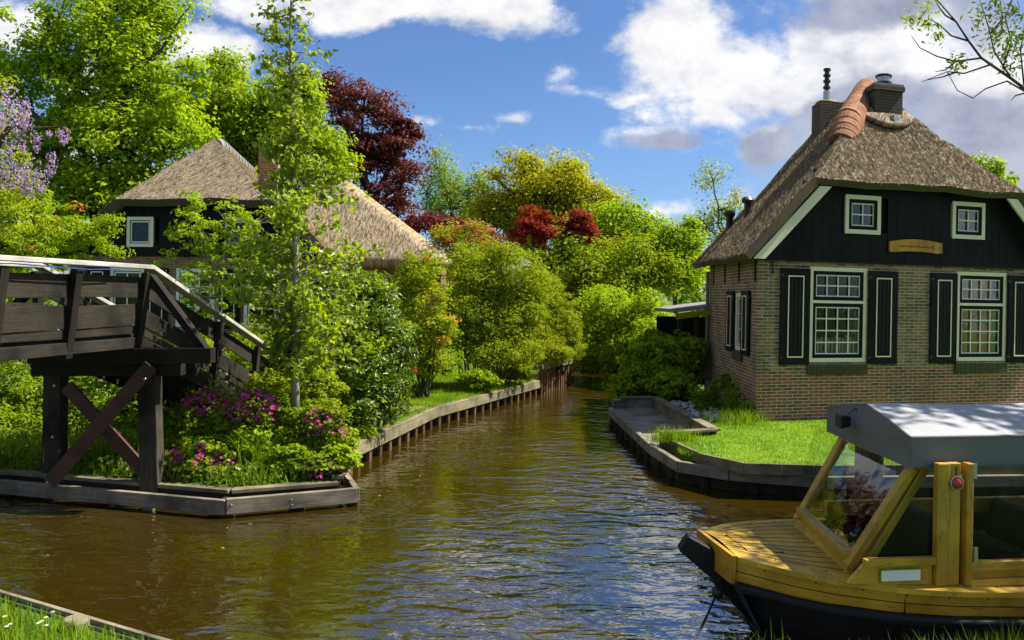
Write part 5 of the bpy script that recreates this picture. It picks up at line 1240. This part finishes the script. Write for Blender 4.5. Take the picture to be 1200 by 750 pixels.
tree('bamboo_clump', 'tall green clump of shrubs on slender bare stems beside the quay', 'shrub', gb(560, 19), [LB(560, 325, 19, 36, 34), LB(598, 318, 19, 34, 30), LB(560, 372, 18.8, 38, 30), LB(606, 368, 19, 34, 36), LB(535, 350, 19, 24, 34), LB(592, 405, 18.6, 36, 26), LB(545, 400, 18.6, 26, 22), LB(615, 415, 18.9, 26, 18), LB(570, 418, 18.3, 24, 14), LB(540, 300, 19, 16, 14), LB(585, 292, 19, 14, 14), LB(625, 345, 19.2, 20, 30)], None, 640, 64, .28, .085, .35, .018, stems=34, inner=.4, twigs=60, mats=[('leaf_hedge', .45, 'foliage'), ('leaf_mid', .1, 'dark_foliage'), ('leaf_yellow', .45, 'young_foliage')])
tree('yew_hedge', 'dense clipped hedge ending in a wedge above the raised quay', 'hedge', gb(655, 21.8), [LB(650, 370, 21.6, 22, 36), LB(655, 402, 21.4, 20, 22), LB(643, 345, 21.8, 18, 26), LB(666, 388, 21.6, 14, 32), LB(672, 410, 21.9, 8, 16), LB(630, 400, 21.2, 20, 24), LB(645, 412, 21.0, 24, 14)], 'leaf_hedge', 620, 56, .16, .06, .4, .03, stems=6, inner=.75, twigs=10)
tree('viburnum', 'big sunlit rounded bush overhanging the end of the canal', 'shrub', gb(735, 26), [LB(715, 375, 24.5, 38, 32), LB(700, 405, 24, 28, 24), LB(750, 372, 23.5, 30, 30), LB(690, 370, 25, 22, 24), LB(760, 402, 22.5, 26, 28), LB(735, 412, 23, 28, 22), LB(690, 415, 25, 18, 16), LB(775, 380, 25, 18, 30), LB(735, 425, 24.6, 22, 12), LB(705, 352, 25.6, 26, 14), LB(765, 425, 22, 18, 18)], None, 520, 84, .38, .11, .55, .04, stems=8, inner=.55, twigs=20, mats=[('leaf_bright', .85, 'foliage'), ('leaf_mid', .15, 'dark_foliage')])
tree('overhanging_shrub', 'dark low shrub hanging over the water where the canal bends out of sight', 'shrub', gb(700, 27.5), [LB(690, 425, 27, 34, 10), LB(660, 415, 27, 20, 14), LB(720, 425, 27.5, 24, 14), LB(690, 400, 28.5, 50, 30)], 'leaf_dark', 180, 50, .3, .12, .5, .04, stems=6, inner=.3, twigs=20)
tree('hydrangea', 'broad shaded dark green shrub between the sunken deck and the cottage side wall', 'shrub', gb(785, 17.6), [LB(772, 425, 17.6, 34, 28), LB(800, 415, 17.8, 26, 24), LB(745, 445, 17.4, 24, 18), LB(785, 448, 17, 30, 18), LB(812, 425, 17.9, 14, 24), LB(735, 458, 17.2, 14, 10), LB(762, 400, 18.2, 18, 14)], None, 420, 46, .19, .10, .62, .03, stems=8, inner=.55, twigs=20, mats=[('leaf_mid', .45, 'foliage'), ('leaf_bright', .55, 'sunlit_foliage')])  # brighter leaf colour in random clumps imitates sunlight on the shrub
for i, (px, D, rx, py) in enumerate(((15, 12.2, 52, 470), (110, 12.6, 60, 468), (185, 12.9, 46, 475), (-60, 12.2, 60, 455))):
    tree('garden_shrub', ['shaded green shrub under the bridge at the left edge', 'shaded green shrub seen between the trestle posts', 'shaded green shrub just right of the right trestle post', 'green shrub beyond the left edge of the bridge'][i], 'shrub', gb(px, D), [LB(px, py, D, rx, 45), LB(px+rx*.5, py+35, D-.6, rx*.6, 26), LB(px-rx*.5, py+35, D-.7, rx*.6, 26), LB(px+10, py+55, D-1.1, rx*.8, 22)], None, 300, 42, .17, .075, .5, .025, stems=6, inner=.4, twigs=20, mats=[('leaf_mid', .65, 'foliage'), ('leaf_laurel', .35, 'glossy_foliage')], group='shrubs below the bridge')
for i, (px, D, rx, py) in enumerate(((140, 17, 45, 418), (230, 17.5, 40, 412), (330, 16.5, 50, 400), (390, 18, 40, 395), (300, 15.5, 34, 425), (40, 16, 60, 400), (455, 20, 40, 395))):
    tree('garden_hedge', ['hedge glimpsed through the left bays of the bridge', 'hedge below the farmhouse windows beside the ramp', 'hedge behind the trunk of the young tree', 'hedge behind the large glossy bush', 'low hedge at the foot of the ramp', 'hedge behind the rowan', 'green hedge behind the yellow-green bush'][i], 'hedge', gb(px, D), [LB(px, py, D, rx, 26), LB(px-rx*.5, py+14, D, rx*.6, 20), LB(px+rx*.5, py+14, D, rx*.6, 20)], 'leaf_hedge' if i % 2 else 'leaf_mid', 200, 46, .22, .08, .5, .025, stems=4, inner=.6, twigs=6, group='hedges in the farmhouse garden')
# wisteria
def wisteria():
    t = thing('wisteria', 'wisteria with hanging lilac flower clusters at the left edge', 'climber', gb(-40, 9.6))
    m = MB(); b = Vector(gb(-40, 9.6)); pts = [b-Vector((0, 0, .2)), b+Vector((.1, 0, 1.2)), U(-20, 200, 9.6), U(10, 150, 9.5), U(45, 150, 9.5), U(75, 148, 9.4)]; m.tube(pts, [.07, .06, .045, .03, .015, .006], 8)
    m.tube([U(-20, 200, 9.6), U(20, 215, 9.5), U(50, 235, 9.5)], [.03, .02, .008], 6); m.build('stem', 'bark', t, smooth=True)
    P, Nn, cc, _ = clumps([LB(-5, 190, 9.7, 38, 40), LB(15, 240, 9.6, 36, 26), LB(-30, 130, 9.6, 50, 40), LB(10, 260, 9.7, 50, 25)], 110, 42, .15, .6, .2)
    leaves('foliage', P, Nn, .062, .4, 'leaf_yellow', t)
    for (px, py, L, r) in ((0, 95, 60, 15), (18, 100, 55, 14), (60, 178, 30, 8), (12, 118, 62, 15), (28, 125, 50, 12), (4, 100, 50, 14), (75, 150, 20, 9), (43, 155, 24, 7), (30, 118, 34, 8), (8, 165, 55, 13), (25, 170, 48, 13), (38, 185, 50, 11), (15, 190, 36, 12), (48, 200, 26, 10), (0, 180, 44, 12), (58, 152, 9, 4), (30, 205, 26, 9), (-20, 120, 60, 14)):
        D = 9.3+random.uniform(-.15, .15); k = D/F; n = 130 if L > 15 else 40; f = RNG.random(n)**.8; a = RNG.uniform(0, 6.28, n); rr = r*k*np.sin(np.clip(.25+f*.75, 0, 1)*3.0)*RNG.uniform(.3, 1, n); c = np.array(U(px, py, D))
        Pq = c+np.stack([np.cos(a)*rr, np.sin(a)*rr, -f*L*k], 1); leaves('flower_raceme', Pq, np.stack([np.cos(a), np.sin(a), .2+0*a], 1)+RNG.normal(size=(n, 3))*.4, .028, .8, 'petal_lilac', t)
wisteria()

# flower bed
GF = 'flowering plants in the front bed'
def flower_patch(name, label, cat, px, py, D, rx, ry, leafmat, petal, nl, nf, L=.05, fl=.022, h=.35, W=.6, group=GF, lean=.3, spikes=False):
    k = D/F; c = U(px, py, D); t = thing(name, label, cat, (c.x, c.y, ZL), group)
    P, Nn, cc, _ = clumps([(np.array((c.x, c.y, c.z)), np.array([rx*k, rx*k*.55, ry*k]))], nl, 26, .09, .6, .35, up=.9); P[:, 2] = np.maximum(P[:, 2], ZL+.02)
    leaves('foliage', P, Nn, L, W, leafmat, t)
    m = MB()
    for q in RNG.choice(len(cc), min(30, len(cc)), replace=False): m.tube([(c.x+(cc[q][0]-c.x)*.5, c.y+(cc[q][1]-c.y)*.5, ZL-.02), tuple(cc[q])], [.006, .003], 4)
    m.build('stems', 'leaf_mid', t)
    if petal:
        d = nrm(RNG.normal(size=(nf, 3))); d[:, 1] = -np.abs(d[:, 1]); d[:, 2] = np.abs(d[:, 2])*1.0-.25
        C = np.array((c.x, c.y, c.z))+d*np.array([rx*k*1.02, rx*k*.6, ry*k*1.08])*RNG.uniform(.85, 1.1, (nf, 1))
        PP = []; NN = []; AX = []
        for q in C:
            nn = nrm(np.array([[RNG.normal()*.4, -.6+RNG.normal()*.3, .8]]))[0]; u_ = nrm(np.cross(nn, [[.3, .8, .1]]))[0]; v_ = np.cross(nn, u_)
            for a in range(5):
                dd = u_*math.cos(a*1.2566)+v_*math.sin(a*1.2566); PP.append(q+dd*fl*.5); NN.append(nn+dd*-.2); AX.append(dd)
        leaves('flowers', PP, NN, fl, .75, petal, t, .05, np.array(AX))
    return t
flower_patch('cranesbill', 'mound of pink cranesbill beside the right trestle post', 'flowers', 235, 543, 9.75, 42, 30, 'leaf_bright', 'petal_pink', 260, 190, .05, .024, W=.9)
flower_patch('cranesbill', 'small pink-flowered clump near the right end of the flower bed', 'flowers', 372, 550, 9.8, 32, 20, 'leaf_mid', 'petal_pink', 110, 70, .05, .022, W=.9)
flower_patch('red_campion', 'tall pink campion by the foot of the bridge ramp', 'flowers', 245, 478, 10.5, 34, 28, 'leaf_mid', 'petal_pink', 130, 200, .05, .024)
flower_patch('red_campion', 'loose pink campion left of the young tree trunk', 'flowers', 296, 482, 10.2, 34, 34, 'leaf_mid', 'petal_pink', 150, 210, .05, .024)
flower_patch('red_campion', 'pink campion between the young tree trunk and the glossy bush', 'flowers', 378, 500, 10.3, 30, 30, 'leaf_mid', 'petal_pink', 130, 120, .05, .021)
flower_patch('red_campion', 'pink campion spilling over the corner of the flower bed by the quay', 'flowers', 402, 520, 10.8, 16, 22, 'leaf_bright', 'petal_pink', 60, 40, .05, .022)
for i_, (px, py, D, rx, ry, mt_) in enumerate(((290, 530, 9.95, 26, 30, 'leaf_bright'), (340, 545, 9.8, 26, 22, 'leaf_mid'), (325, 505, 10.3, 36, 34, 'leaf_mid'), (395, 545, 9.9, 20, 22, 'leaf_bright'), (215, 510, 10.3, 24, 34, 'leaf_mid'), (268, 505, 10.2, 26, 30, 'leaf_mid'))):
    flower_patch('leafy_perennial', ['leafy perennial right of the pink cranesbill mound', 'pale leafy perennial above the withered leaves', 'taller leafy perennial at the foot of the young tree', 'leafy perennial at the right-hand tip of the bed', 'leafy perennial rising behind the right trestle post', 'leafy perennial between cranesbill and campion'][i_], 'plants', px, py, D, rx, ry, mt_, None, 120, 0, .075, W=.5, group='leafy plants in the front bed')
flower_patch('spurge', 'lime yellow spurge behind the young tree trunk', 'flowers', 368, 458, 11.4, 36, 26, 'leaf_yellow', None, 170, 0, .045)
for i_, (px, py, D, rx, ry, mt_) in enumerate(((290, 530, 9.95, 26, 30, 'leaf_bright'), (340, 545, 9.8, 26, 22, 'leaf_mid'), (325, 505, 10.3, 36, 34, 'leaf_mid'), (395, 545, 9.9, 20, 22, 'leaf_bright'), (215, 510, 10.3, 24, 34, 'leaf_mid'), (268, 505, 10.2, 26, 30, 'leaf_mid'))):
    flower_patch('leafy_perennial', ['leafy perennial right of the pink cranesbill mound', 'pale leafy perennial above the withered leaves', 'taller leafy perennial at the foot of the young tree', 'leafy perennial at the right-hand tip of the bed', 'leafy perennial rising behind the right trestle post', 'leafy perennial between cranesbill and campion'][i_], 'plants', px, py, D, rx, ry, mt_, None, 120, 0, .075, W=.5, group='leafy plants in the front bed')
flower_patch('spurge', 'lime yellow spurge left of the young tree trunk', 'flowers', 322, 450, 11.6, 30, 20, 'leaf_yellow', None, 120, 0, .045)
flower_patch('buttercups', 'yellow buttercups right of the young tree trunk', 'flowers', 372, 482, 11.0, 28, 16, 'leaf_mid', 'petal_yellow', 60, 60, .04, .018)
flower_patch('red_rhododendron', 'small bush with red flowers behind the glossy bush', 'flowers', 473, 385, 14.2, 7, 9, 'leaf_dark', 'petal_red', 30, 40, .06, .06)
flower_patch('red_rhododendron', 'low red-flowered bush above the quay lawn', 'flowers', 477, 432, 14.0, 10, 8, 'leaf_dark', 'petal_red', 40, 50, .06, .05)
flower_patch('ferns', 'green ferns at the edge of the quay lawn', 'plants', 560, 445, 17.6, 26, 12, 'leaf_bright', None, 90, 0, .11, W=.3)
flower_patch('ferns', 'green ground plants hanging over the quay near its raised section', 'plants', 604, 432, 19.4, 24, 12, 'leaf_mid', None, 90, 0, .10, W=.4)
flower_patch('ferns', 'tuft of green leaves at the corner where the quay meets the flower bed', 'plants', 428, 508, 11.9, 12, 10, 'leaf_mid', None, 40, 0, .06, W=.4)
for i, (px, py, r, D, mt) in enumerate(((338, 528, 30, 10.1, 'leaf_bright'), (310, 500, 26, 10.3, 'leaf_bright'), (385, 545, 24, 9.9, 'leaf_laurel'), (232, 455, 26, 10.8, 'leaf_ivy'), (262, 462, 18, 10.9, 'leaf_ivy'), (210, 478, 16, 10.6, 'leaf_dark'))):
    c = U(px, py, D); t = thing('broad_leaved_plant', ['big pale dock leaves right of the grass tuft', 'broad green leaves directly below the young tree', 'fleshy green leaves at the front right of the bed', 'dark broad hosta leaves below the bridge ramp', 'second dark hosta behind the campion', 'dark leaved plant tucked behind the trestle post'][i], 'plants', (c.x, c.y, ZL), 'broad-leaved plants in the front bed')
    n = 46; a = RNG.uniform(0, 6.28, n); e = RNG.uniform(.2, 1.1, n); k = r*D/F; dirs = np.stack([np.cos(a)*np.cos(e), np.sin(a)*np.cos(e), np.sin(e)], 1); R_ = RNG.uniform(.35, 1, n)[:, None]*k
    Pp = np.array((c.x, c.y, c.z-k*.7))+dirs*R_*1.15; Nq = np.cross(dirs, np.cross([[0, 0, 1.]], dirs))+RNG.normal(size=(n, 3))*.25
    leaves('leaf_blades', Pp, -Nq*np.sign((Nq[:, 2:3]+1e-6))*-1, RNG.uniform(.13, .22, n), .42, mt, t, .12, dirs)
    m = MB()
    for q in range(0, n, 3): m.tube([(c.x, c.y, ZL-.02), tuple(Pp[q])], .005, 4)
    m.build('stalks', 'leaf_mid', t)
c = U(330, 566, 9.75); P = np.array(c)+RNG.normal(size=(26, 3))*np.array([.14, .08, .035]); tag(leaves('dead_leaves', P, RNG.normal(size=(26, 3))*.5+[0, -.5, .7], .09, .6, 'dead_leaf', None), 'orange-brown withered leaves at the front edge of the flower bed', 'leaves', None, 'stuff')
def tuft(label, px, D, n, h, w, spread, mat='grass_long', z=ZL, group='grass tufts', name='grass_tuft', lean=.9):
    c = U(px, 400, D); B = np.column_stack([RNG.normal(size=(n, 2))*[spread, spread*.7]+[c.x, c.y], np.full(n, z)]); V, T = blade_arrays(B, h, w, lean); o = raw_mesh(name, V-np.array([c.x, c.y, z]), T, mat); o.location = (c.x, c.y, z); tag(o, label, 'grass', group)
tuft('tall grass tuft leaning out at the front of the flower bed', 300, 9.85, 260, .42, .011, .09)
tuft('dark grass tuft behind the right trestle post', 150, 10.1, 260, .45, .012, .14)
tuft('dark grass tuft between the trestle posts', 105, 10.2, 200, .38, .012, .16)
tuft('upright grass growing by the ramp foot', 285, 11.4, 220, .7, .010, .12)
tuft('grass tuft beside the left trestle post', 20, 10.2, 240, .35, .012, .25)
tuft('grass tuft right of the young tree', 392, 10.4, 160, .4, .010, .10)
tuft('rough grass at the inner corner of the lawn and deck', 792, 11.9, 420, .22, .008, .18, z=.4)
tuft('rough grass against the cottage corner', 862, 13.6, 420, .28, .009, .28, z=.4)
for i, (px, py, D, r) in enumerate(((838, 462, 15.6, 14), (862, 470, 14.4, 14), (850, 452, 15.2, 12), (822, 470, 15.2, 12), (875, 480, 13.9, 8))):
    flower_patch('wall_herb', ['leafy weed at the far end of the cottage side wall', 'leafy weed near the cottage corner', 'tall weed under the small side window', 'weed among the pale pebbles', 'small weed right at the cottage corner'][i], 'plants', px, py, D, r, r*1.5, 'leaf_mid', None, 34, 0, .055, group='weeds along the side wall')
# pale pebbles
pb = scatter([(3.15, 13.6), (3.95, 13.6), (3.95, 16.5), (2.95, 16.5)], 260); m = MB()
for x, y in pb[:230]:
    r = random.uniform(.02, .05); m.sphere((x, y, ZL+r*.4), r*random.uniform(.9, 1.4), r, r*.7, 7, 5)
tag(m.build('pebbles', 'stone', None, smooth=True), 'pale pebbles strewn between the deck and the cottage side wall', 'pebbles', None, 'stuff')

# lawns
lawnR = [xy(RW[3]), xy(RW[2]), inn(RW[2], .1, .6), (3.5, 13.9), (4.1, 13.85), (12, 16.2), (14, 12.0), inn(le[4], 0, .03), inn(le[3], 0, .03), inn(le[2], 0, .03), inn(le[1], .02, .03), inn(le[0], .02, .03)]
flat_land('lawn_soil', lawnR, .30, .41, 'lawn')
grass('lawn_grass', lawnR, 150000, .41, .032, .008, 'grass_lawn', 'short bright mown lawn in front of the brick cottage')
strip = [inn(RB[2], .05, .12), inn(RB[3], 0, .12), inn(RB[4], 0, .12), inn(RB[5], 0, .12), inn(le[4], 0, -.02), inn(le[3], 0, -.02), inn(le[2], 0, -.02), inn(le[0], 0, -.02)]
grass('fringe_grass', strip, 9000, .36, .09, .007, 'grass_long', 'rough grass fringe between lawn edging and fender beam')
lawnL = [xy(LB1[1]), xy(LB1[2]), xy(LB1[3]), (0, 23), (-4, 23), (-5, 14), (-3, 12)]
grass('quay_lawn', lawnL, 70000, .38, .06, .010, 'grass_lawn', 'sunlit lawn behind the left quay')
M['path'] = m_plain('sandy_path', (.34, .29, .20), .9, .2, 8, .4)
pp = [inn(LB1[1], -.25, .15), inn(LB1[2], -.2, 0), inn(LB1[2], -.75, .1), inn(LB1[1], -.75, .5)]
flat_land('path', pp, .35, .384, 'path')
lawnB = [(-12, 13.5), (-3, 13.0), (-3.4, 19), (-12, 19.2)]
grass('garden_lawn', lawnB, 60000, .38, .07, .012, 'grass_lawn', 'bright lawn behind the footbridge in front of the farmhouse')
bedp = [inn(LB0[0], 0, 1.1), inn(LB0[1], 0, 1.1), inn(LB0[2], 0, 1.1), inn(LB0[3], -.9, .9), inn(LB1[1], -.3, .4), (-3, 13), (-14, 13.5)]
grass('bed_undergrowth', bedp, 40000, .38, .10, .010, 'grass_long', 'low green undergrowth covering the soil of the flower bed')
bed2 = [inn(LB0[0], 0, .34), inn(LB0[1], 0, .34), inn(LB0[2], -.06, .38), inn(LB0[3], -.33, .25), inn(LB1[0], -.3, .1), inn(LB0[3], -.9, .9), inn(LB0[2], 0, 1.1), inn(LB0[0], 0, 1.1)]
P3 = scatter(bed2, 12000)
yf = np.interp(P3[:, 0], [LB0[0].x, LB0[1].x, LB0[2].x, LB0[3].x], [LB0[0].y, LB0[1].y, LB0[2].y, LB0[3].y])+.3; zz = .23+.13*np.clip((P3[:, 1]-yf)/.8, 0, 1)
V, T = blade_arrays(np.column_stack([P3, zz]), RNG.uniform(.05, .24, len(P3)), .011, .9); tag(raw_mesh('bed_front_growth', V, T, 'grass_long'), 'low grass and seedlings along the front edge of the flower bed', 'grass', None, 'stuff')
P4 = scatter(bed2, 9000); zz4 = .25+RNG.random(len(P4))**1.5*.22
tag(leaves('bed_groundcover', np.column_stack([P4, zz4]), RNG.normal(size=(len(P4), 3))*.5+[0, -.3, .8], .06, .7, 'leaf_laurel', None), 'low leafy ground cover spilling to the front edge of the flower bed', 'ground cover', None, 'stuff')
nbL = [(-9, 8.0), inn(G(-150, 652, .30), -.1, -.12), inn(G(0, 700, .30), -.05, -.1), inn(G(170, 751, .30), -.05, -.1), (-1.6, 4.6), (-2.2, 4.2), (-9, 4.2)]
grass('bank_grass_left', nbL, 60000, .30, .12, .007, 'grass_long', 'long grass on the near bank at the bottom left')
nbR = [(.3, 4.72), (2.2, 4.88), (5, 5.3), (7, 5.5), (7, 4.4), (.3, 4.4)]
P2 = scatter(nbR, 26000); hh = np.interp(P2[:, 0], [.3, 1., 1.6, 2.2, 3.4], [.09, .12, .15, .19, .28])*RNG.uniform(.4, 1.15, len(P2))
V, T = blade_arrays(np.column_stack([P2, np.full(len(P2), .28)]), hh, .007, .5); tag(raw_mesh('bank_grass_right', V, T, 'grass_long'), 'long grass on the near bank in front of the boat', 'grass', None, 'stuff')
tuft('few tall grass blades rising left of the boat bow rope', 762, 4.75, 26, .30, .006, .05, z=.29)
tuft('small grass tuft between the rope and the hull', 905, 4.85, 60, .20, .006, .10, z=.29)
wp = scatter([(-4.5, 6.3), (1, 5.6), (1.5, 9), (0, 13), (-1.5, 11), (-4.5, 8.6)], 40)[:26]
tag(leaves('floating_leaves', np.column_stack([wp, np.full(len(wp), .004)]), np.tile([0, 0, 1.], (len(wp), 1))+RNG.normal(size=(len(wp), 3))*.05, .035, .6, 'leaf_oak', None, .03), 'scattered small yellow leaves and petals floating on the canal', 'leaves', None, 'stuff')
# daisies
for k in range(8):
    px, py = random.uniform(2, 66), random.uniform(718, 742); p = G(px, py, .38)
    t = thing('daisy', 'small white daisy in the grass at the bottom left corner', 'flower', (p.x, p.y, .3), 'daisies in the near grass'); m = MB(); m.tube([(p.x, p.y, .3), (p.x, p.y, .40)], .0015, 4); m.build('stem', 'grass_long', t)
    a = np.arange(12)*math.pi/6; dd = np.stack([np.cos(a), np.sin(a), 0*a], 1); leaves('petals', np.array((p.x, p.y, .402))+dd*.008, np.tile([0, -.3, 1.], (12, 1)), .014, .35, 'petal_white', t, 0, dd); m = MB(); m.sphere((p.x, p.y, .404), .004, .004, .003, 6, 4); m.build('heart', 'petal_yellow', t)

# overhanging tree at the right: trunk outside the frame, one bough reaching in
def overhang():
    b = Vector((8.6, 10.9, ZL)); t = thing('overhanging_ash', 'bare budding bough with young leaves reaching in at the upper right corner', 'tree', tuple(b))
    m = MB(); m.tube([b-Vector((0, 0, .2)), b+Vector((-.1, -.3, 2)), b+Vector((-.2, -.9, 4)), b+Vector((-.3, -1.3, 6))], [.2, .17, .14, .10], 10)
    limb(m, b+Vector((-.17, -.75, 3.5)), U(1260, 140, 9.2), .055, .021, 6, 8, -.05, .03)
    def tw(pts, r0, r1=.004):
        q = [U(x, y, D) for x, y, D in pts]; n = len(q); m.tube(q, [r0+(r1-r0)*i/(n-1) for i in range(n)], 6); return q
    D = 8.2
    tw([(1260, 140, D+1), (1215, 115, D), (1185, 92, D), (1150, 68, D), (1135, 48, D), (1120, 25, D), (1098, 0, D-.1), (1085, -20, D)], .019)
    for pts in ([(1215, 115, D), (1180, 95, D), (1155, 104, D), (1140, 115, D), (1122, 106, D), (1112, 88, D)], [(1160, 76, D), (1130, 86, D), (1110, 84, D), (1080, 96, D)], [(1122, 84, D), (1105, 90, D), (1085, 94, D)],
                [(1185, 92, D), (1165, 60, D), (1158, 30, D), (1148, 0, D)], [(1175, 80, D), (1185, 50, D), (1178, 20, D), (1190, -10, D)], [(1150, 68, D), (1120, 72, D), (1098, 66, D), (1078, 56, D), (1068, 42, D)],
                [(1120, 72, D), (1108, 82, D), (1096, 84, D)], [(1200, 100, D), (1196, 60, D), (1202, 20, D)], [(1135, 48, D), (1115, 42, D), (1100, 28, D), (1088, 22, D)], [(1160, 40, D), (1175, 22, D), (1172, 0, D)], [(1205, 108, D), (1190, 112, D), (1185, 118, D)], [(1120, 25, D), (1108, 18, D), (1100, 8, D), (1094, -4, D)]):
        tw(pts, .010, .003)
    P = []; Nn = []
    for (px, py, n, r) in ((1078, 18, 46, 13), (1088, 30, 24, 9), (1098, 42, 22, 8), (1122, 75, 40, 10), (1170, 45, 60, 16), (1180, 60, 50, 14), (1150, 20, 40, 14), (1190, 25, 60, 18), (1186, 80, 34, 12), (1068, 24, 16, 6), (1175, 8, 50, 16), (1195, 50, 50, 14), (1095, 2, 14, 10)):
        c = np.array(U(px, py, D)); n = int(n*1.7); P.append(c+RNG.normal(size=(n, 3))*r*D/F*.6); Nn.append(RNG.normal(size=(n, 3))*.7+[0, -.2, .4])
    leaves('young_leaves', np.concatenate(P), np.concatenate(Nn), .06, .38, 'leaf_bright', t)
    lobes = [(np.array(q), np.array(r)) for q, r in (((8.6, 8.4, 7.6), (1.9, 1.8, 1.3)), ((8.4, 9.8, 8.4), (2.0, 1.8, 1.2)), ((10.2, 9.2, 7.6), (2, 2, 1.4)), ((7.3, 7.3, 6.9), (1.3, 1.2, .8)), ((9.0, 6.6, 6.9), (1.6, 1.3, .9)), ((7.2, 8.2, 7.4), (1.2, 1.2, .8)), ((7.9, 8.9, 7.9), (1.4, 1.4, .9)))]
    P, Nn, cc, idx = clumps(lobes, 420, 46, .42, .6, .2)
    for l in lobes: limb(m, b+Vector((-.3, -1.3, 6)), l[0], .08, .04)
    for k in range(0, 330, 3): limb(m, lobes[idx[k]][0], cc[k], .03, .008, 4, 4, .02, .07)
    m.build('trunk', 'bark', t, smooth=True); leaves('crown', P, Nn, .13, .45, 'leaf_bright', t)
overhang()

# ---------------------------------------------------------------- render settings
SC.view_settings.view_transform = 'Standard'; SC.view_settings.look = 'None'; SC.view_settings.gamma = 1; SC.view_settings.exposure = 1.15
SC.cycles.use_denoising = True
try: SC.cycles.denoiser = 'OPENIMAGEDENOISE'; SC.cycles.denoising_input_passes = 'RGB_ALBEDO_NORMAL'; SC.cycles.denoising_prefilter = 'ACCURATE'
except Exception: pass
SC.cycles.max_bounces = 8; SC.cycles.transparent_max_bounces = 12; SC.cycles.diffuse_bounces = 3; SC.cycles.glossy_bounces = 3; SC.cycles.transmission_bounces = 4
SC.cycles.caustics_reflective = False; SC.cycles.caustics_refractive = False; SC.cycles.sample_clamp_indirect = 6
SC.cycles.use_adaptive_sampling = True; SC.cycles.adaptive_threshold = .02
